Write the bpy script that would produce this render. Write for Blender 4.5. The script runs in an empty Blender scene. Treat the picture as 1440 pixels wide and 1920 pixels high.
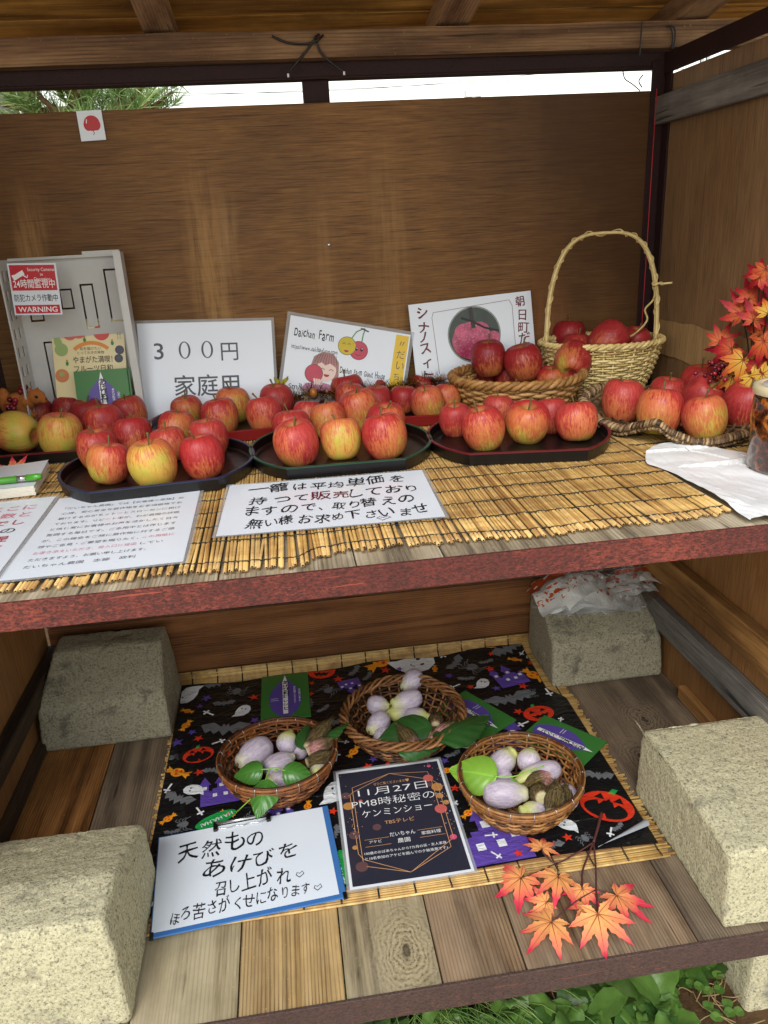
import bpy, bmesh, math, random
from mathutils import Vector, Matrix, noise
rnd = random.Random(7)
S = bpy.context.scene
COL = S.collection
PI = math.pi
GZ = -.86               # ground level; the upper shelf is z = 0
rad = math.radians
# ------------------------------------------------------------------ camera, world, sun, exposure
FPX = 1450.2
CAM = Vector((-.0816, -.82106, .36912))
ROT = Matrix(((.9894976, .0940340, -.1097819), (-.1353905, .3368763, -.9317638), (-.0506345, .9368415, .3460696)))
cd = bpy.data.cameras.new('camera')
cd.sensor_fit = 'AUTO'; cd.sensor_width = 36; cd.lens = FPX / 1920 * 36
cd.clip_start = .02; cd.clip_end = 500
co = bpy.data.objects.new('camera', cd); COL.objects.link(co)
co.matrix_world = Matrix.Translation(CAM) @ ROT.to_4x4()
S.camera = co
SUN_EL, SUN_AZ = 44, 200      # degrees; azimuth: where the light comes from (0 = +Y, 90 = +X)
w = bpy.data.worlds.new('World'); S.world = w; w.use_nodes = True
nt = w.node_tree; nt.nodes.clear()
sk = nt.nodes.new('ShaderNodeTexSky'); sk.sky_type = 'NISHITA'; sk.sun_disc = False
sk.sun_elevation = rad(SUN_EL); sk.sun_rotation = rad(SUN_AZ); sk.air_density = 2.0; sk.dust_density = .5; sk.ozone_density = 1
hs = nt.nodes.new('ShaderNodeHueSaturation'); hs.inputs['Saturation'].default_value = .38
bg = nt.nodes.new('ShaderNodeBackground'); bg.inputs['Strength'].default_value = .15
ow = nt.nodes.new('ShaderNodeOutputWorld')
nt.links.new(sk.outputs[0], hs.inputs['Color']); nt.links.new(hs.outputs[0], bg.inputs[0]); nt.links.new(bg.outputs[0], ow.inputs[0])
sl = bpy.data.lights.new('sun', 'SUN'); sl.energy = 1.5; sl.angle = rad(26); sl.color = (1, .975, .94)
so = bpy.data.objects.new('sun', sl); COL.objects.link(so)
sd = Vector((math.sin(rad(SUN_AZ)) * math.cos(rad(SUN_EL)), math.cos(rad(SUN_AZ)) * math.cos(rad(SUN_EL)), math.sin(rad(SUN_EL))))
so.rotation_euler = sd.to_track_quat('Z', 'Y').to_euler()
so.location = (0, -3, 4)
S.view_settings.view_transform = 'Standard'; S.view_settings.look = 'None'
S.view_settings.exposure = .66; S.view_settings.gamma = 1
S.cycles.max_bounces = 8; S.cycles.diffuse_bounces = 5; S.cycles.transparent_max_bounces = 12
S.cycles.use_denoising = True; S.cycles.denoising_prefilter = 'NONE'; S.cycles.denoising_input_passes = 'RGB_ALBEDO_NORMAL'

# ------------------------------------------------------------------ geometry helpers
def ray(u, v):
    return ROT @ Vector(((u - 720) / FPX, -(v - 960) / FPX, -1))
def at(u, v, z):                       # point of the horizontal plane z seen at photo pixel u, v
    d = ray(u, v); return CAM + d * ((z - CAM.z) / d.z)
def aty(u, v, y):
    d = ray(u, v); return CAM + d * ((y - CAM.y) / d.y)
def atp(u, v, p, n):
    d = ray(u, v); return CAM + d * ((p - CAM).dot(n) / d.dot(n))
def depth(P): return -(ROT.transposed() @ (P - CAM)).z

class MB:
    def __init__(s): s.v = []; s.f = []; s.m = []; s.s = []; s.k = []
    def add(s, verts, faces, mat=0, smooth=True, k=0.0):
        o = len(s.v); s.v += [tuple(p) for p in verts]
        s.k += list(k) if isinstance(k, (list, tuple)) else [k] * len(verts)
        for f in faces: s.f.append([i + o for i in f]); s.m.append(mat); s.s.append(smooth)
        return s
    def box(s, x0, x1, y0, y1, z0, z1, mat=0, M=None, k=0.0):
        vs = [Vector((x, y, z)) for z in (z0, z1) for y in (y0, y1) for x in (x0, x1)]
        if M: vs = [M @ p for p in vs]
        return s.add(vs, [(0, 2, 3, 1), (4, 5, 7, 6), (0, 1, 5, 4), (2, 6, 7, 3), (0, 4, 6, 2), (1, 3, 7, 5)], mat, False, k)
    def tube(s, pts, r, n=6, closed=False, mat=0, k=0.0, caps=True, flat=1.0, ref=None):
        pts = [Vector(p) for p in pts]; N = len(pts); vs = []; fs = []
        ref = Vector(ref) if ref else None; nrm = None
        for i, p in enumerate(pts):
            a = pts[(i - 1) % N] if (closed or i > 0) else p
            b = pts[(i + 1) % N] if (closed or i < N - 1) else p
            t = (b - a)
            t = t.normalized() if t.length > 1e-9 else Vector((0, 0, 1))
            if ref is not None: q = ref - t * ref.dot(t)
            elif nrm is None: q = Vector((.31, .22, .92)) - t * t.dot(Vector((.31, .22, .92)))
            else: q = nrm - t * nrm.dot(t)
            if q.length < 1e-6: q = t.orthogonal()
            nrm = q.normalized(); bn = t.cross(nrm)
            rr = r[i] if isinstance(r, (list, tuple)) else r
            for j in range(n):
                c = 2 * PI * j / n
                vs.append(p + nrm * (rr * math.cos(c) * flat) + bn * (rr * math.sin(c)))
        M = N if closed else N - 1
        for i in range(M):
            for j in range(n):
                a = i * n + j; b = i * n + (j + 1) % n; c = ((i + 1) % N) * n + (j + 1) % n; d = ((i + 1) % N) * n + j
                fs.append((a, b, c, d))
        if caps and not closed:
            fs.append(tuple(range(n - 1, -1, -1))); fs.append(tuple(range((N - 1) * n, N * n)))
        return s.add(vs, fs, mat, True, k)
    def lathe(s, prof, n=32, mat=0, M=None, mod=None, k=0.0):
        vs = []; fs = []
        for i, (r, z) in enumerate(prof):
            for j in range(n):
                a = 2 * PI * j / n; q = Vector((r * math.cos(a), r * math.sin(a), z))
                if mod: q = mod(q, a, i)
                vs.append(M @ q if M else q)
        for i in range(len(prof) - 1):
            for j in range(n):
                fs.append((i * n + j, i * n + (j + 1) % n, (i + 1) * n + (j + 1) % n, (i + 1) * n + j))
        return s.add(vs, fs, mat, True, k)
    def grid(s, f, nu, nv, mat=0, k=None, smooth=True):
        vs = [f(i / nu, j / nv) for j in range(nv + 1) for i in range(nu + 1)]
        kk = [k(i / nu, j / nv) for j in range(nv + 1) for i in range(nu + 1)] if k else 0.0
        fs = [(j * (nu + 1) + i, j * (nu + 1) + i + 1, (j + 1) * (nu + 1) + i + 1, (j + 1) * (nu + 1) + i) for j in range(nv) for i in range(nu)]
        return s.add(vs, fs, mat, smooth, kk)
    def ball(s, c, r, n=10, mat=0, sc=(1, 1, 1), M=None, k=0.0):
        prof = [(max(1e-4, math.sin(PI * i / n)), -math.cos(PI * i / n)) for i in range(n + 1)]
        T = Matrix.Translation(Vector(c)) @ (M.to_4x4() if M else Matrix.Identity(4)) @ Matrix.Diagonal((r * sc[0], r * sc[1], r * sc[2], 1))
        return s.lathe(prof, n + 4, mat, T, None, k)
    def build(s, name, mats, parent=None, origin=(0, 0, 0), attr=False):
        me = bpy.data.meshes.new(name); o = Vector(origin)
        me.from_pydata([(p[0] - o.x, p[1] - o.y, p[2] - o.z) for p in s.v], [], s.f)
        me.polygons.foreach_set('material_index', s.m); me.polygons.foreach_set('use_smooth', s.s)
        for m in (mats if isinstance(mats, (list, tuple)) else [mats]): me.materials.append(m)
        if attr:
            a = me.attributes.new('k', 'FLOAT', 'POINT'); a.data.foreach_set('value', s.k)
        me.update()
        ob = bpy.data.objects.new(name, me); COL.objects.link(ob)
        if parent: ob.parent = parent
        else: ob.location = o
        return ob

def tag(o, label, cat, group=None, kind=None):
    if label: o['label'] = label
    if cat: o['category'] = cat
    if group: o['group'] = group
    if kind: o['kind'] = kind
    return o
def thing(name, label, cat, M=None, group=None):
    o = bpy.data.objects.new(name, None); COL.objects.link(o); o.empty_display_size = .02
    if M is not None: o.matrix_world = M if isinstance(M, Matrix) else Matrix.Translation(Vector(M))
    return tag(o, label, cat, group)
def bevel(o, wd, seg=2):
    m = o.modifiers.new('bevel', 'BEVEL'); m.width = wd; m.segments = seg; m.limit_method = 'ANGLE'; m.angle_limit = rad(40)
    return o
def frame(tl, tr, h, p=None, n=None, z=None):
    """matrix of a rectangle from its two upper pixel corners on a plane; origin lower left, x right, y up the sheet; and width"""
    if z is not None: p = Vector((0, 0, z)); n = Vector((0, 0, 1))
    A = atp(*tl, p, n); B = atp(*tr, p, n); x = (B - A); wd = x.length; x.normalize()
    nn = n.normalized()
    y = nn.cross(x)
    M = Matrix((x, y, nn)).transposed().to_4x4(); M.translation = A - y * h
    return M, wd
def lean(yb, tilt):                     # plane standing on the shelf at depth yb, leaning back
    t = rad(tilt); return Vector((0, yb, 0)), Vector((0, -math.cos(t), math.sin(t)))
def cr(pts, n):                         # Catmull-Rom through points
    pts = [Vector(p) for p in pts]; out = []
    for i in range(len(pts) - 1):
        p0 = pts[max(i - 1, 0)]; p1 = pts[i]; p2 = pts[i + 1]; p3 = pts[min(i + 2, len(pts) - 1)]
        for j in range(n):
            t = j / n
            out.append(.5 * ((2 * p1) + (p2 - p0) * t + (2 * p0 - 5 * p1 + 4 * p2 - p3) * t * t + (3 * p1 - p0 - 3 * p2 + p3) * t ** 3))
    out.append(pts[-1]); return out

# ------------------------------------------------------------------ flat artwork: lettering and printing
_dg = None
_tc = bpy.data.curves.new('type', 'FONT'); _to = bpy.data.objects.new('type', _tc); COL.objects.link(_to)
def glyphs(body, size, off=0.0, shear=0.0):
    _tc.body = body; _tc.size = size; _tc.offset = off * size; _tc.shear = shear; _tc.resolution_u = 3
    dg = bpy.context.evaluated_depsgraph_get(); dg.update()
    me = bpy.data.meshes.new_from_object(_to.evaluated_get(dg))
    v = [(p.co.x, p.co.y) for p in me.vertices]; f = [list(q.vertices) for q in me.polygons]
    bpy.data.meshes.remove(me); return v, f
class Art:
    def __init__(s, zf=None, z0=.0004): s.mb = MB(); s.mats = []; s.zf = zf or (lambda x, y: 0.0); s.z0 = z0; s.dl = .00022
    def mi(s, m):
        if m not in s.mats: s.mats.append(m)
        return s.mats.index(m)
    def raw(s, v, f, m, L=1):
        s.mb.add([(x, y, s.zf(x, y) + s.z0 + L * s.dl) for x, y in v], f, s.mi(m), False); return s
    def poly(s, pts, m, L=1): return s.raw(pts, [list(range(len(pts)))], m, L)
    def rect(s, x0, y0, x1, y1, m, L=1):
        N = 12; V = [(x0 + (x1 - x0) * i / N, y0 + (y1 - y0) * j / N) for j in range(N + 1) for i in range(N + 1)]
        return s.raw(V, [(j * (N + 1) + i, j * (N + 1) + i + 1, (j + 1) * (N + 1) + i + 1, (j + 1) * (N + 1) + i) for j in range(N) for i in range(N)], m, L)
    def ell(s, cx, cy, rx, ry, m, L=1, rot=0, n=24, a0=0, a1=360):
        c, q = math.cos(rad(rot)), math.sin(rad(rot)); P = []
        for i in range(n + (0 if a1 - a0 == 360 else 1)):
            a = rad(a0 + (a1 - a0) * i / n); x = rx * math.cos(a); y = ry * math.sin(a); P.append((cx + x * c - y * q, cy + x * q + y * c))
        return s.poly(P, m, L)
    def line(s, pts, wd, m, L=1, closed=False):
        if not isinstance(wd, list):
            Q = list(pts) + ([pts[0]] if closed else []); pts = []
            for a, b in zip(Q, Q[1:]):
                k = max(1, int(math.hypot(b[0] - a[0], b[1] - a[1]) / .012)); pts += [(a[0] + (b[0] - a[0]) * i / k, a[1] + (b[1] - a[1]) * i / k) for i in range(k)]
            if not closed: pts.append(Q[-1])
        n = len(pts); P = [Vector(p).to_2d() for p in pts]; A = []; B = []
        for i in range(n):
            a = P[(i - 1) % n] if closed or i else P[i]; b = P[(i + 1) % n] if closed or i < n - 1 else P[i]
            t = (b - a).normalized(); q = Vector((-t.y, t.x)) * (wd / 2 if not isinstance(wd, list) else wd[i] / 2)
            A.append(P[i] + q); B.append(P[i] - q)
        k = n if closed else n - 1
        return s.raw([tuple(p) for p in A + B], [(i, n + i, n + (i + 1) % n, (i + 1) % n) for i in range(k)], m, L)
    def text(s, body, x, y, size, m, L=2, off=0.0, shear=0.0, rot=0, jit=0, al='l', wide=None, vert=False, asp=1.0):
        """one line; wide = total width to fit; vert = stacked downwards; jit = hand-written wobble"""
        r = random.Random(hash_(body)); V = []; F = []
        def w1(a_, b_, k_): return jit * size * (.085 * noise.noise((a_ / size * 2.2, b_ / size * 2.2, k_ * .37)) + .016 * noise.noise((a_ / size * 9, b_ / size * 9, k_ * .3)))
        if jit or vert:
            X = 0; Y = 0
            for ch in body:
                if ch == ' ':
                    X += size * .5
                    continue
                v, f = glyphs(ch, size * (1 + r.uniform(-.17, .17) * bool(jit)), off, shear)
                if not v: X += size; continue
                adv = max(p[0] for p in v); a = rad(r.uniform(-9, 9)) * jit; c, q = math.cos(a), math.sin(a)
                dy = r.uniform(-.06, .06) * size * jit; o = len(V)
                V += [(X + (px + w1(px, py, o)) * c - (py + w1(py, px, o + 9)) * q, Y + dy + (px + w1(px, py, o)) * q + (py + w1(py, px, o + 9)) * c) for px, py in v]; F += [[i + o for i in g] for g in f]
                if vert: Y -= size * (1.02 if vert is True else vert)
                else: X += (adv + size * .06 if ord(ch) < 256 else max(adv + .05 * size, size * .8))
        else: V, F = glyphs(body, size, off, shear)
        if not V: return s
        x0 = min(p[0] for p in V); x1 = max(p[0] for p in V)
        sc = (wide / (x1 - x0)) if wide else asp
        dx = {'l': 0, 'c': (x1 - x0) * sc / 2, 'r': (x1 - x0) * sc}[al]
        c, q = math.cos(rad(rot)), math.sin(rad(rot)); W = []
        for px, py in V:
            px = (px - x0) * sc - dx; W.append((x + px * c - py * q, y + px * q + py * c))
        return s.raw(W, F, m, L)
    def build(s, name, parent): return s.mb.build(name, s.mats, parent)
def hash_(t): 
    h = 7
    for c in t: h = (h * 131 + ord(c)) % 1000003
    return h

# ------------------------------------------------------------------ materials
def lin(h):
    if not isinstance(h, str): return (*h, 1) if len(h) == 3 else h
    c = [int(h[i:i + 2], 16) / 255 for i in (0, 2, 4)]
    return tuple(x / 12.92 if x <= .04045 else ((x + .055) / 1.055) ** 2.4 for x in c) + (1,)
class Mt:
    def __init__(s, name):
        s.m = bpy.data.materials.new(name); s.m.use_nodes = True; s.t = s.m.node_tree; s.t.nodes.clear()
        s.out = s.t.nodes.new('ShaderNodeOutputMaterial'); s.b = s.t.nodes.new('ShaderNodeBsdfPrincipled')
        s.t.links.new(s.b.outputs[0], s.out.inputs[0])
    def put(s, sock, val):
        if isinstance(val, bpy.types.NodeSocket): s.t.links.new(val, sock)
        else: sock.default_value = val
    def n(s, typ, ins=None, out=0, **pr):
        nd = s.t.nodes.new('ShaderNode' + typ)
        for a, b in pr.items(): setattr(nd, a, b)
        for a, b in (ins or {}).items(): s.put(nd.inputs[a], b)
        return nd.outputs[out]
    def P(s, **k):
        nm = dict(c='Base Color', r='Roughness', spec='Specular IOR Level', metal='Metallic', nrm='Normal', tr='Transmission Weight', coat='Coat Weight', cr='Coat Roughness', alpha='Alpha', sss='Subsurface Weight', ior='IOR', sheen='Sheen Weight')
        for a, b in k.items():
            if a == 'c' and not isinstance(b, bpy.types.NodeSocket): b = lin(b)
            s.put(s.b.inputs[nm[a]], b)
        return s
    def obj(s): return s.n('TexCoord', out=3)
    def gen(s): return s.n('TexCoord', out=0)
    def map(s, v, sc=(1, 1, 1), loc=(0, 0, 0), rot=(0, 0, 0)): return s.n('Mapping', {0: v, 1: loc, 2: rot, 3: sc})
    def noise(s, v, sc=5, det=4, ro=.55, dist=0, out=0): return s.n('TexNoise', {'Vector': v, 'Scale': sc, 'Detail': det, 'Roughness': ro, 'Distortion': dist}, out)
    def ramp(s, f, stops, interp='LINEAR'):
        nd = s.t.nodes.new('ShaderNodeValToRGB'); s.put(nd.inputs[0], f); e = nd.color_ramp; e.interpolation = interp
        while len(e.elements) < len(stops): e.elements.new(.5)
        for q, (p, c) in zip(e.elements, stops): q.position = p; q.color = lin(c) if not isinstance(c, (int, float)) else (c, c, c, 1)
        return nd.outputs[0]
    def mix(s, f, a, b, mode='MIX'):
        nd = s.t.nodes.new('ShaderNodeMix'); nd.data_type = 'RGBA'; nd.blend_type = mode
        s.put(nd.inputs[0], f)
        for i, q in ((6, a), (7, b)): s.put(nd.inputs[i], q if isinstance(q, bpy.types.NodeSocket) else lin(q))
        return nd.outputs[2]
    def math(s, op, a, b=0.0, c=0.0, clamp=False): return s.n('Math', {0: a, 1: b, 2: c}, operation=op, use_clamp=clamp)
    def vmath(s, op, a, b=None, out=0): return s.n('VectorMath', {0: a, **({1: b} if b is not None else {})}, out, operation=op)
    def bump(s, h, st=.3, d=.002): return s.n('Bump', {'Height': h, 'Strength': st, 'Distance': d})
    def rand(s): return s.n('ObjectInfo', out=5)
    def isl(s): return s.n('NewGeometry', out=8)
    def attr(s, nm='k'): return s.n('Attribute', out=2, attribute_name=nm)
def plain(name, c, r=.5, var=.12, sc=30, bump=0, spec=.5, metal=0, **k):
    m = Mt(name); nz = m.noise(m.obj(), sc, 4)
    col = m.mix(m.math('MULTIPLY', nz, var * 2), c, tuple(x * .45 for x in lin(c)[:3]))
    m.P(c=col, r=r, spec=spec, metal=metal, **k)
    if bump: m.P(nrm=m.bump(nz, bump, .001))
    return m.m
def wood(name, cols, axis=1, grain=1.0, rings=14, rough=.75, knots=True, weather=None, dirt=.35, bump=.35, rnd_amt=.25, lines=.5, knot=None):
    """cols light to dark; axis the grain runs along (0 x, 1 y, 2 z); each board shifted by its own random"""
    m = Mt(name); rn = m.rand(); v = m.obj()
    off = m.n('CombineXYZ', {0: m.math('MULTIPLY', rn, 37.0), 1: m.math('MULTIPLY', rn, 91.0), 2: m.math('MULTIPLY', rn, 53.0)})
    v = m.vmath('ADD', v, off)
    st = [1, 1, 1]; st[axis] = .055
    g = m.map(v, tuple(st))
    st2 = [1, 1, 1]; st2[axis] = .25
    st3 = [1, 1, 1]; st3[axis] = .07
    wv = m.map(v, tuple(st3))
    warp = m.noise(wv, 5.5, 2, .45)
    r = m.math('SINE', m.math('MULTIPLY', warp, rings * 6.28))
    r = m.math('MULTIPLY_ADD', r, .5, .5)
    fine = m.noise(g, 210 * grain, 5, .65)
    mid = m.noise(g, 45 * grain, 4, .6)
    f = m.math('ADD', m.math('MULTIPLY', r, .20), m.math('MULTIPLY', fine, .52)); f = m.math('MULTIPLY_ADD', mid, .46, f)
    f = m.math('ADD', f, m.math('MULTIPLY', m.math('SUBTRACT', rn, .5), rnd_amt))
    col = m.ramp(f, [(.34, cols[2]), (.56, cols[1]), (.78, cols[0])])
    blot = m.noise(v, 6, 4, .65)
    col = m.mix(m.math('MULTIPLY', m.ramp(blot, [(.45, 0.), (.7, 1.)]), dirt), col, tuple(x * .45 for x in lin(cols[2])[:3]))
    if weather: col = m.mix(m.ramp(m.noise(m.map(v, tuple(st2)), 9, 5, .7), [(.4, 0.), (.68, .8)]), col, weather)
    if knots:
        vo = m.n('TexVoronoi', {'Vector': m.map(v, tuple(1 if i != axis else .5 for i in range(3))), 'Scale': 5.5}, 0)
        col = m.mix(m.ramp(vo, [(.05, .85), (.13, 0.)]), col, tuple(x * .35 for x in lin(cols[2])[:3]))
    cx_ = m.t.nodes.new('ShaderNodeSeparateXYZ'); m.put(cx_.inputs[0], v); ca = cx_.outputs[{0: 2, 1: 0, 2: 1}[axis]]
    ln = m.math('SINE', m.math('ADD', m.math('MULTIPLY', ca, 1150 * grain), m.math('MULTIPLY', m.noise(wv, 6, 3, .5), 60)))
    lk = m.math('MULTIPLY', m.ramp(m.math('MULTIPLY_ADD', ln, .5, .5), [(.55, 0.), (.95, 1.)]), m.ramp(m.noise(m.map(v, tuple(st2)), 16, 3, .6), [(.36, lines * .15), (.64, lines)]))
    col = m.mix(lk, col, tuple(x * .42 for x in lin(cols[2])[:3]))
    sp_ = m.ramp(m.noise(v, 160, 2, .6), [(.68, 0.), (.74, .5)]); col = m.mix(sp_, col, cols[0])
    crack = m.ramp(m.noise(g, 75 * grain, 3, .5), [(.27, 1.), (.33, 0.)])
    col = m.mix(m.math('MULTIPLY', crack, .75), col, tuple(x * .25 for x in lin(cols[2])[:3]))
    h = m.math('SUBTRACT', m.math('ADD', fine, m.math('MULTIPLY', r, .4)), m.math('ADD', m.math('MULTIPLY', crack, 1.2), m.math('MULTIPLY', lk, .8)))
    if knot:
        for kx, ky, kr in knot:
            raw = m.obj(); dv = m.vmath('SUBTRACT', m.map(raw, (1, .62, 0)), (kx, ky * .62, 0)); dd = m.vmath('LENGTH', dv, out=1)
            dd = m.math('ADD', dd, m.math('MULTIPLY', m.math('SUBTRACT', m.noise(raw, 26, 4, .65), .5), .034)); rg = m.math('MULTIPLY_ADD', m.math('SINE', m.math('MULTIPLY', dd, 900)), .5, .5)
            near = m.ramp(m.math('DIVIDE', dd, kr), [(.35, 1.), (1., 0.)]); rc = m.ramp(m.math('MULTIPLY_ADD', m.noise(raw, 200, 4, .75), .75, m.math('MULTIPLY', rg, .25)), [(.28, tuple(x * .8 for x in lin(cols[2])[:3])), (.42, cols[1]), (.75, cols[0])])
            col = m.mix(near, col, rc); col = m.mix(m.ramp(m.math('DIVIDE', dd, kr), [(.08, .75), (.16, 0.)]), col, tuple(x * .45 for x in lin(cols[2])[:3]))
    m.P(c=col, r=rough, spec=.3, nrm=m.bump(h, bump, .0015)); return m.m
def rust(name, base, dark, hot, amt=.5):
    m = Mt(name); v = m.obj(); a = m.noise(m.map(v, (.6, 1, 1.4)), 150, 6, .8); b = m.noise(v, 6, 3); e = m.noise(m.map(v, (1, 1, 2)), 260, 3, .7)
    col = m.mix(m.ramp(e, [(.34, 0.), (.62, 1.)]), dark, base)
    f = m.math('ADD', m.math('MULTIPLY', a, .62), m.math('MULTIPLY', b, .38)); f = m.math('ADD', f, m.math('MULTIPLY', m.math('SUBTRACT', e, .5), .35))
    col = m.mix(m.ramp(f, [(.60 - .20 * amt, 0.), (.80 - .18 * amt, .6)]), col, hot)
    scr = m.ramp(m.noise(m.map(v, (.05, 1, 1)), 190, 3, .6), [(.66, 0.), (.71, .5)]); col = m.mix(scr, col, hot)
    col = m.mix(m.ramp(m.noise(m.map(v, (1, 1, .3)), 13, 4, .6), [(.5, 0.), (.75, .42)]), col, dark)
    m.P(c=col, r=.7, spec=.35, nrm=m.bump(a, .4, .001)); return m.m
def concrete(name, a, b, spot):
    m = Mt(name); v = m.obj(); n1 = m.noise(v, 230, 4, .8); n2 = m.noise(v, 14, 5, .65); n3 = m.noise(v, 110, 4, .7)
    col = m.mix(n2, a, b)
    col = m.mix(m.ramp(n1, [(.36, .9), (.50, 0.)]), col, tuple(x * .30 for x in lin(b)[:3])); col = m.mix(m.ramp(n1, [(.56, 0.), (.70, .6)]), col, tuple(min(1, x * 1.35) for x in lin(a)[:3]))
    col = m.mix(m.ramp(m.noise(v, 19, 3, .6, .4), [(.59, 0.), (.72, .7)]), col, spot)
    pit = m.ramp(m.n('TexVoronoi', {'Vector': v, 'Scale': 60}, 0), [(.04, 1.), (.10, 0.)])
    col = m.mix(m.math('MULTIPLY', pit, .5), col, spot)
    h = m.math('ADD', n1, m.math('MULTIPLY', n3, 1.0)); h = m.math('SUBTRACT', h, pit)
    m.P(c=col, r=.95, spec=.15, nrm=m.bump(h, .9, .0022)); return m.m
def plywood(name, cols, axis, streaks=(), rough=.55, tone=0.0):
    """one big veneer sheet: fine grain along axis, cathedral figure, runs down where water got in"""
    m = Mt(name); v = m.obj(); st = [1, 1, 1]; st[axis] = .05; st2 = [1, 1, 1]; st2[axis] = .16
    g = m.map(v, tuple(st)); fine = m.noise(g, 330, 5, .7); mid = m.noise(g, 60, 4, .6)
    fig = m.math('MULTIPLY_ADD', m.math('SINE', m.math('MULTIPLY', m.noise(m.map(v, tuple(st2)), 3.2, 3, .5), 95)), .5, .5)
    f = m.math('ADD', m.math('MULTIPLY', fine, .80), m.math('MULTIPLY', mid, .13)); f = m.math('MULTIPLY_ADD', fig, .05, f)
    col = m.ramp(f, [(.28, cols[2]), (.49, cols[1]), (.71, cols[0])])
    pore = m.ramp(m.noise(m.map(v, tuple(.02 if i == axis else 1 for i in range(3))), 420, 2, .5), [(.30, .75), (.40, 0.)]); col = m.mix(pore, col, tuple(x * .5 for x in lin(cols[2])[:3]))
    big = m.noise(m.map(v, (1, 1, .6)), 3.5, 4, .6)
    col = m.mix(m.ramp(big, [(.42, 0.), (.70, .30)]), col, tuple(x * .42 for x in lin(cols[2])[:3]))
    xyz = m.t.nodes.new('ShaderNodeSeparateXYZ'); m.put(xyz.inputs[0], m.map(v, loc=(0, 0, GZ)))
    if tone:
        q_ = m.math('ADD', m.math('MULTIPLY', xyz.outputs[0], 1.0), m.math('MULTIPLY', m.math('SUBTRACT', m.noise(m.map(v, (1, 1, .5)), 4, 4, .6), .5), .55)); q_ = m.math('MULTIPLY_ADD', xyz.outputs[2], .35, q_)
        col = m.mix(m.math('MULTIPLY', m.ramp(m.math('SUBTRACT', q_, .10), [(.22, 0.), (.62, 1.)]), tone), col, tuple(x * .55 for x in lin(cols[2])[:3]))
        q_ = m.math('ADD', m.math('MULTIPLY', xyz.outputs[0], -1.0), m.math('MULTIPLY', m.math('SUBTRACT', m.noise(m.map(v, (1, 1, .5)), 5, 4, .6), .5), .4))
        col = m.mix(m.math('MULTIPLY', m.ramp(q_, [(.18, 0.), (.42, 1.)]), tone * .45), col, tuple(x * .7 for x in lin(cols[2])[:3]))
    for (x, wd, z0, z1, st_, cc) in streaks:
        hx = xyz.outputs[0]
        nx = m.math('ADD', hx, m.math('MULTIPLY', m.math('SUBTRACT', m.noise(m.map(v, (.3, 1, 1)), 7, 3), .5), .05))
        d = m.math('DIVIDE', m.math('ABSOLUTE', m.math('SUBTRACT', nx, x)), wd)
        s1 = m.ramp(d, [(.25, 1.), (1., 0.)])
        zz = m.math('MULTIPLY', m.ramp(m.math('DIVIDE', m.math('SUBTRACT', xyz.outputs[2], z0), .12), [(0., 0.), (1., 1.)]), m.ramp(m.math('DIVIDE', m.math('SUBTRACT', z1, xyz.outputs[2]), .15), [(0., 0.), (1., 1.)]))
        br = m.ramp(m.noise(m.map(v, (1, 1, .07)), 70, 4, .7), [(.36, .15), (.58, 1.)])
        k = m.math('MULTIPLY', m.math('MULTIPLY', m.math('MULTIPLY', s1, zz), br), st_)
        col = m.mix(k, col, cc)
    sc = m.ramp(m.noise(m.map(v, (2.2, 2.2, .9)), 22, 2, .5), [(.76, 0.), (.79, .6)])
    col = m.mix(sc, col, cols[0])
    m.P(c=col, r=rough, spec=.3, nrm=m.bump(fine, .25, .0008)); return m.m
def paper(name, c='e4ebf4', r=.35, coat=.35):
    m = Mt(name); n = m.noise(m.obj(), 9, 3); n2 = m.noise(m.obj(), 40, 3)
    m.P(c=m.mix(m.math('MULTIPLY', n, .16), c, tuple(x * .8 for x in lin(c)[:3])), r=r, coat=coat, cr=.12, spec=.4, nrm=m.bump(m.math('ADD', n, m.math('MULTIPLY', n2, .3)), .12, .004)); return m.m
# ------------------------------------------------------------------ shared materials
M = {}
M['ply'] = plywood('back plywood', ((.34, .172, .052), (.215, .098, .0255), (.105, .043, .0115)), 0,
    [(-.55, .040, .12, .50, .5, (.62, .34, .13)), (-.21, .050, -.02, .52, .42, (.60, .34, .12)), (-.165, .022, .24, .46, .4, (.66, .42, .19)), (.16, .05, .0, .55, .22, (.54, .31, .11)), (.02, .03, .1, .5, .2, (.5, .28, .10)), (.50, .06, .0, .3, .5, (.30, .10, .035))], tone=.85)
M['ply_side'] = plywood('side plywood', ((.36, .215, .105), (.24, .138, .064), (.15, .082, .040)), 2, [])
M['veneer'] = plywood('bare veneer', ((.52, .34, .16), (.40, .25, .11), (.28, .16, .07)), 2, [])
M['low_side'] = plywood('lower side plywood', ((.40, .20, .075), (.29, .135, .045), (.18, .08, .028)), 2, [])
M['low_board'] = wood('lower back board', ('8a5a33', '6a4122', '432512'), 0, 1, 9, dirt=.3)
M['beam'] = wood('roof beam wood', ('9c7a58', '75573e', '473122'), 0, 1, 8, knots=False, dirt=.4)
M['roof'] = wood('roof board wood', ('efbc66', 'cf9843', '8a5c28'), 0, .9, 10, dirt=.5)
M['rafter'] = wood('rafter wood', ('b18e69', '88684c', '553e2c'), 1, 1, 8, knots=False)
M['slat'] = wood('grey slat wood', ('8f8a84', '6f6a64', '403b37'), 1, 1, 8, knots=False)
M['batten'] = wood('tan batten wood', ('b98a52', '94693a', '5f3f20'), 1, 1, 9)
M['batten_dark'] = wood('dark batten wood', ('5a4632', '3f3022', '241a12'), 1, 1, 9)
M['shelf'] = wood('weathered shelf board', ('c6b99f', 'a09177', '5f5344'), 1, 1, 9, knots=False)
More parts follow.
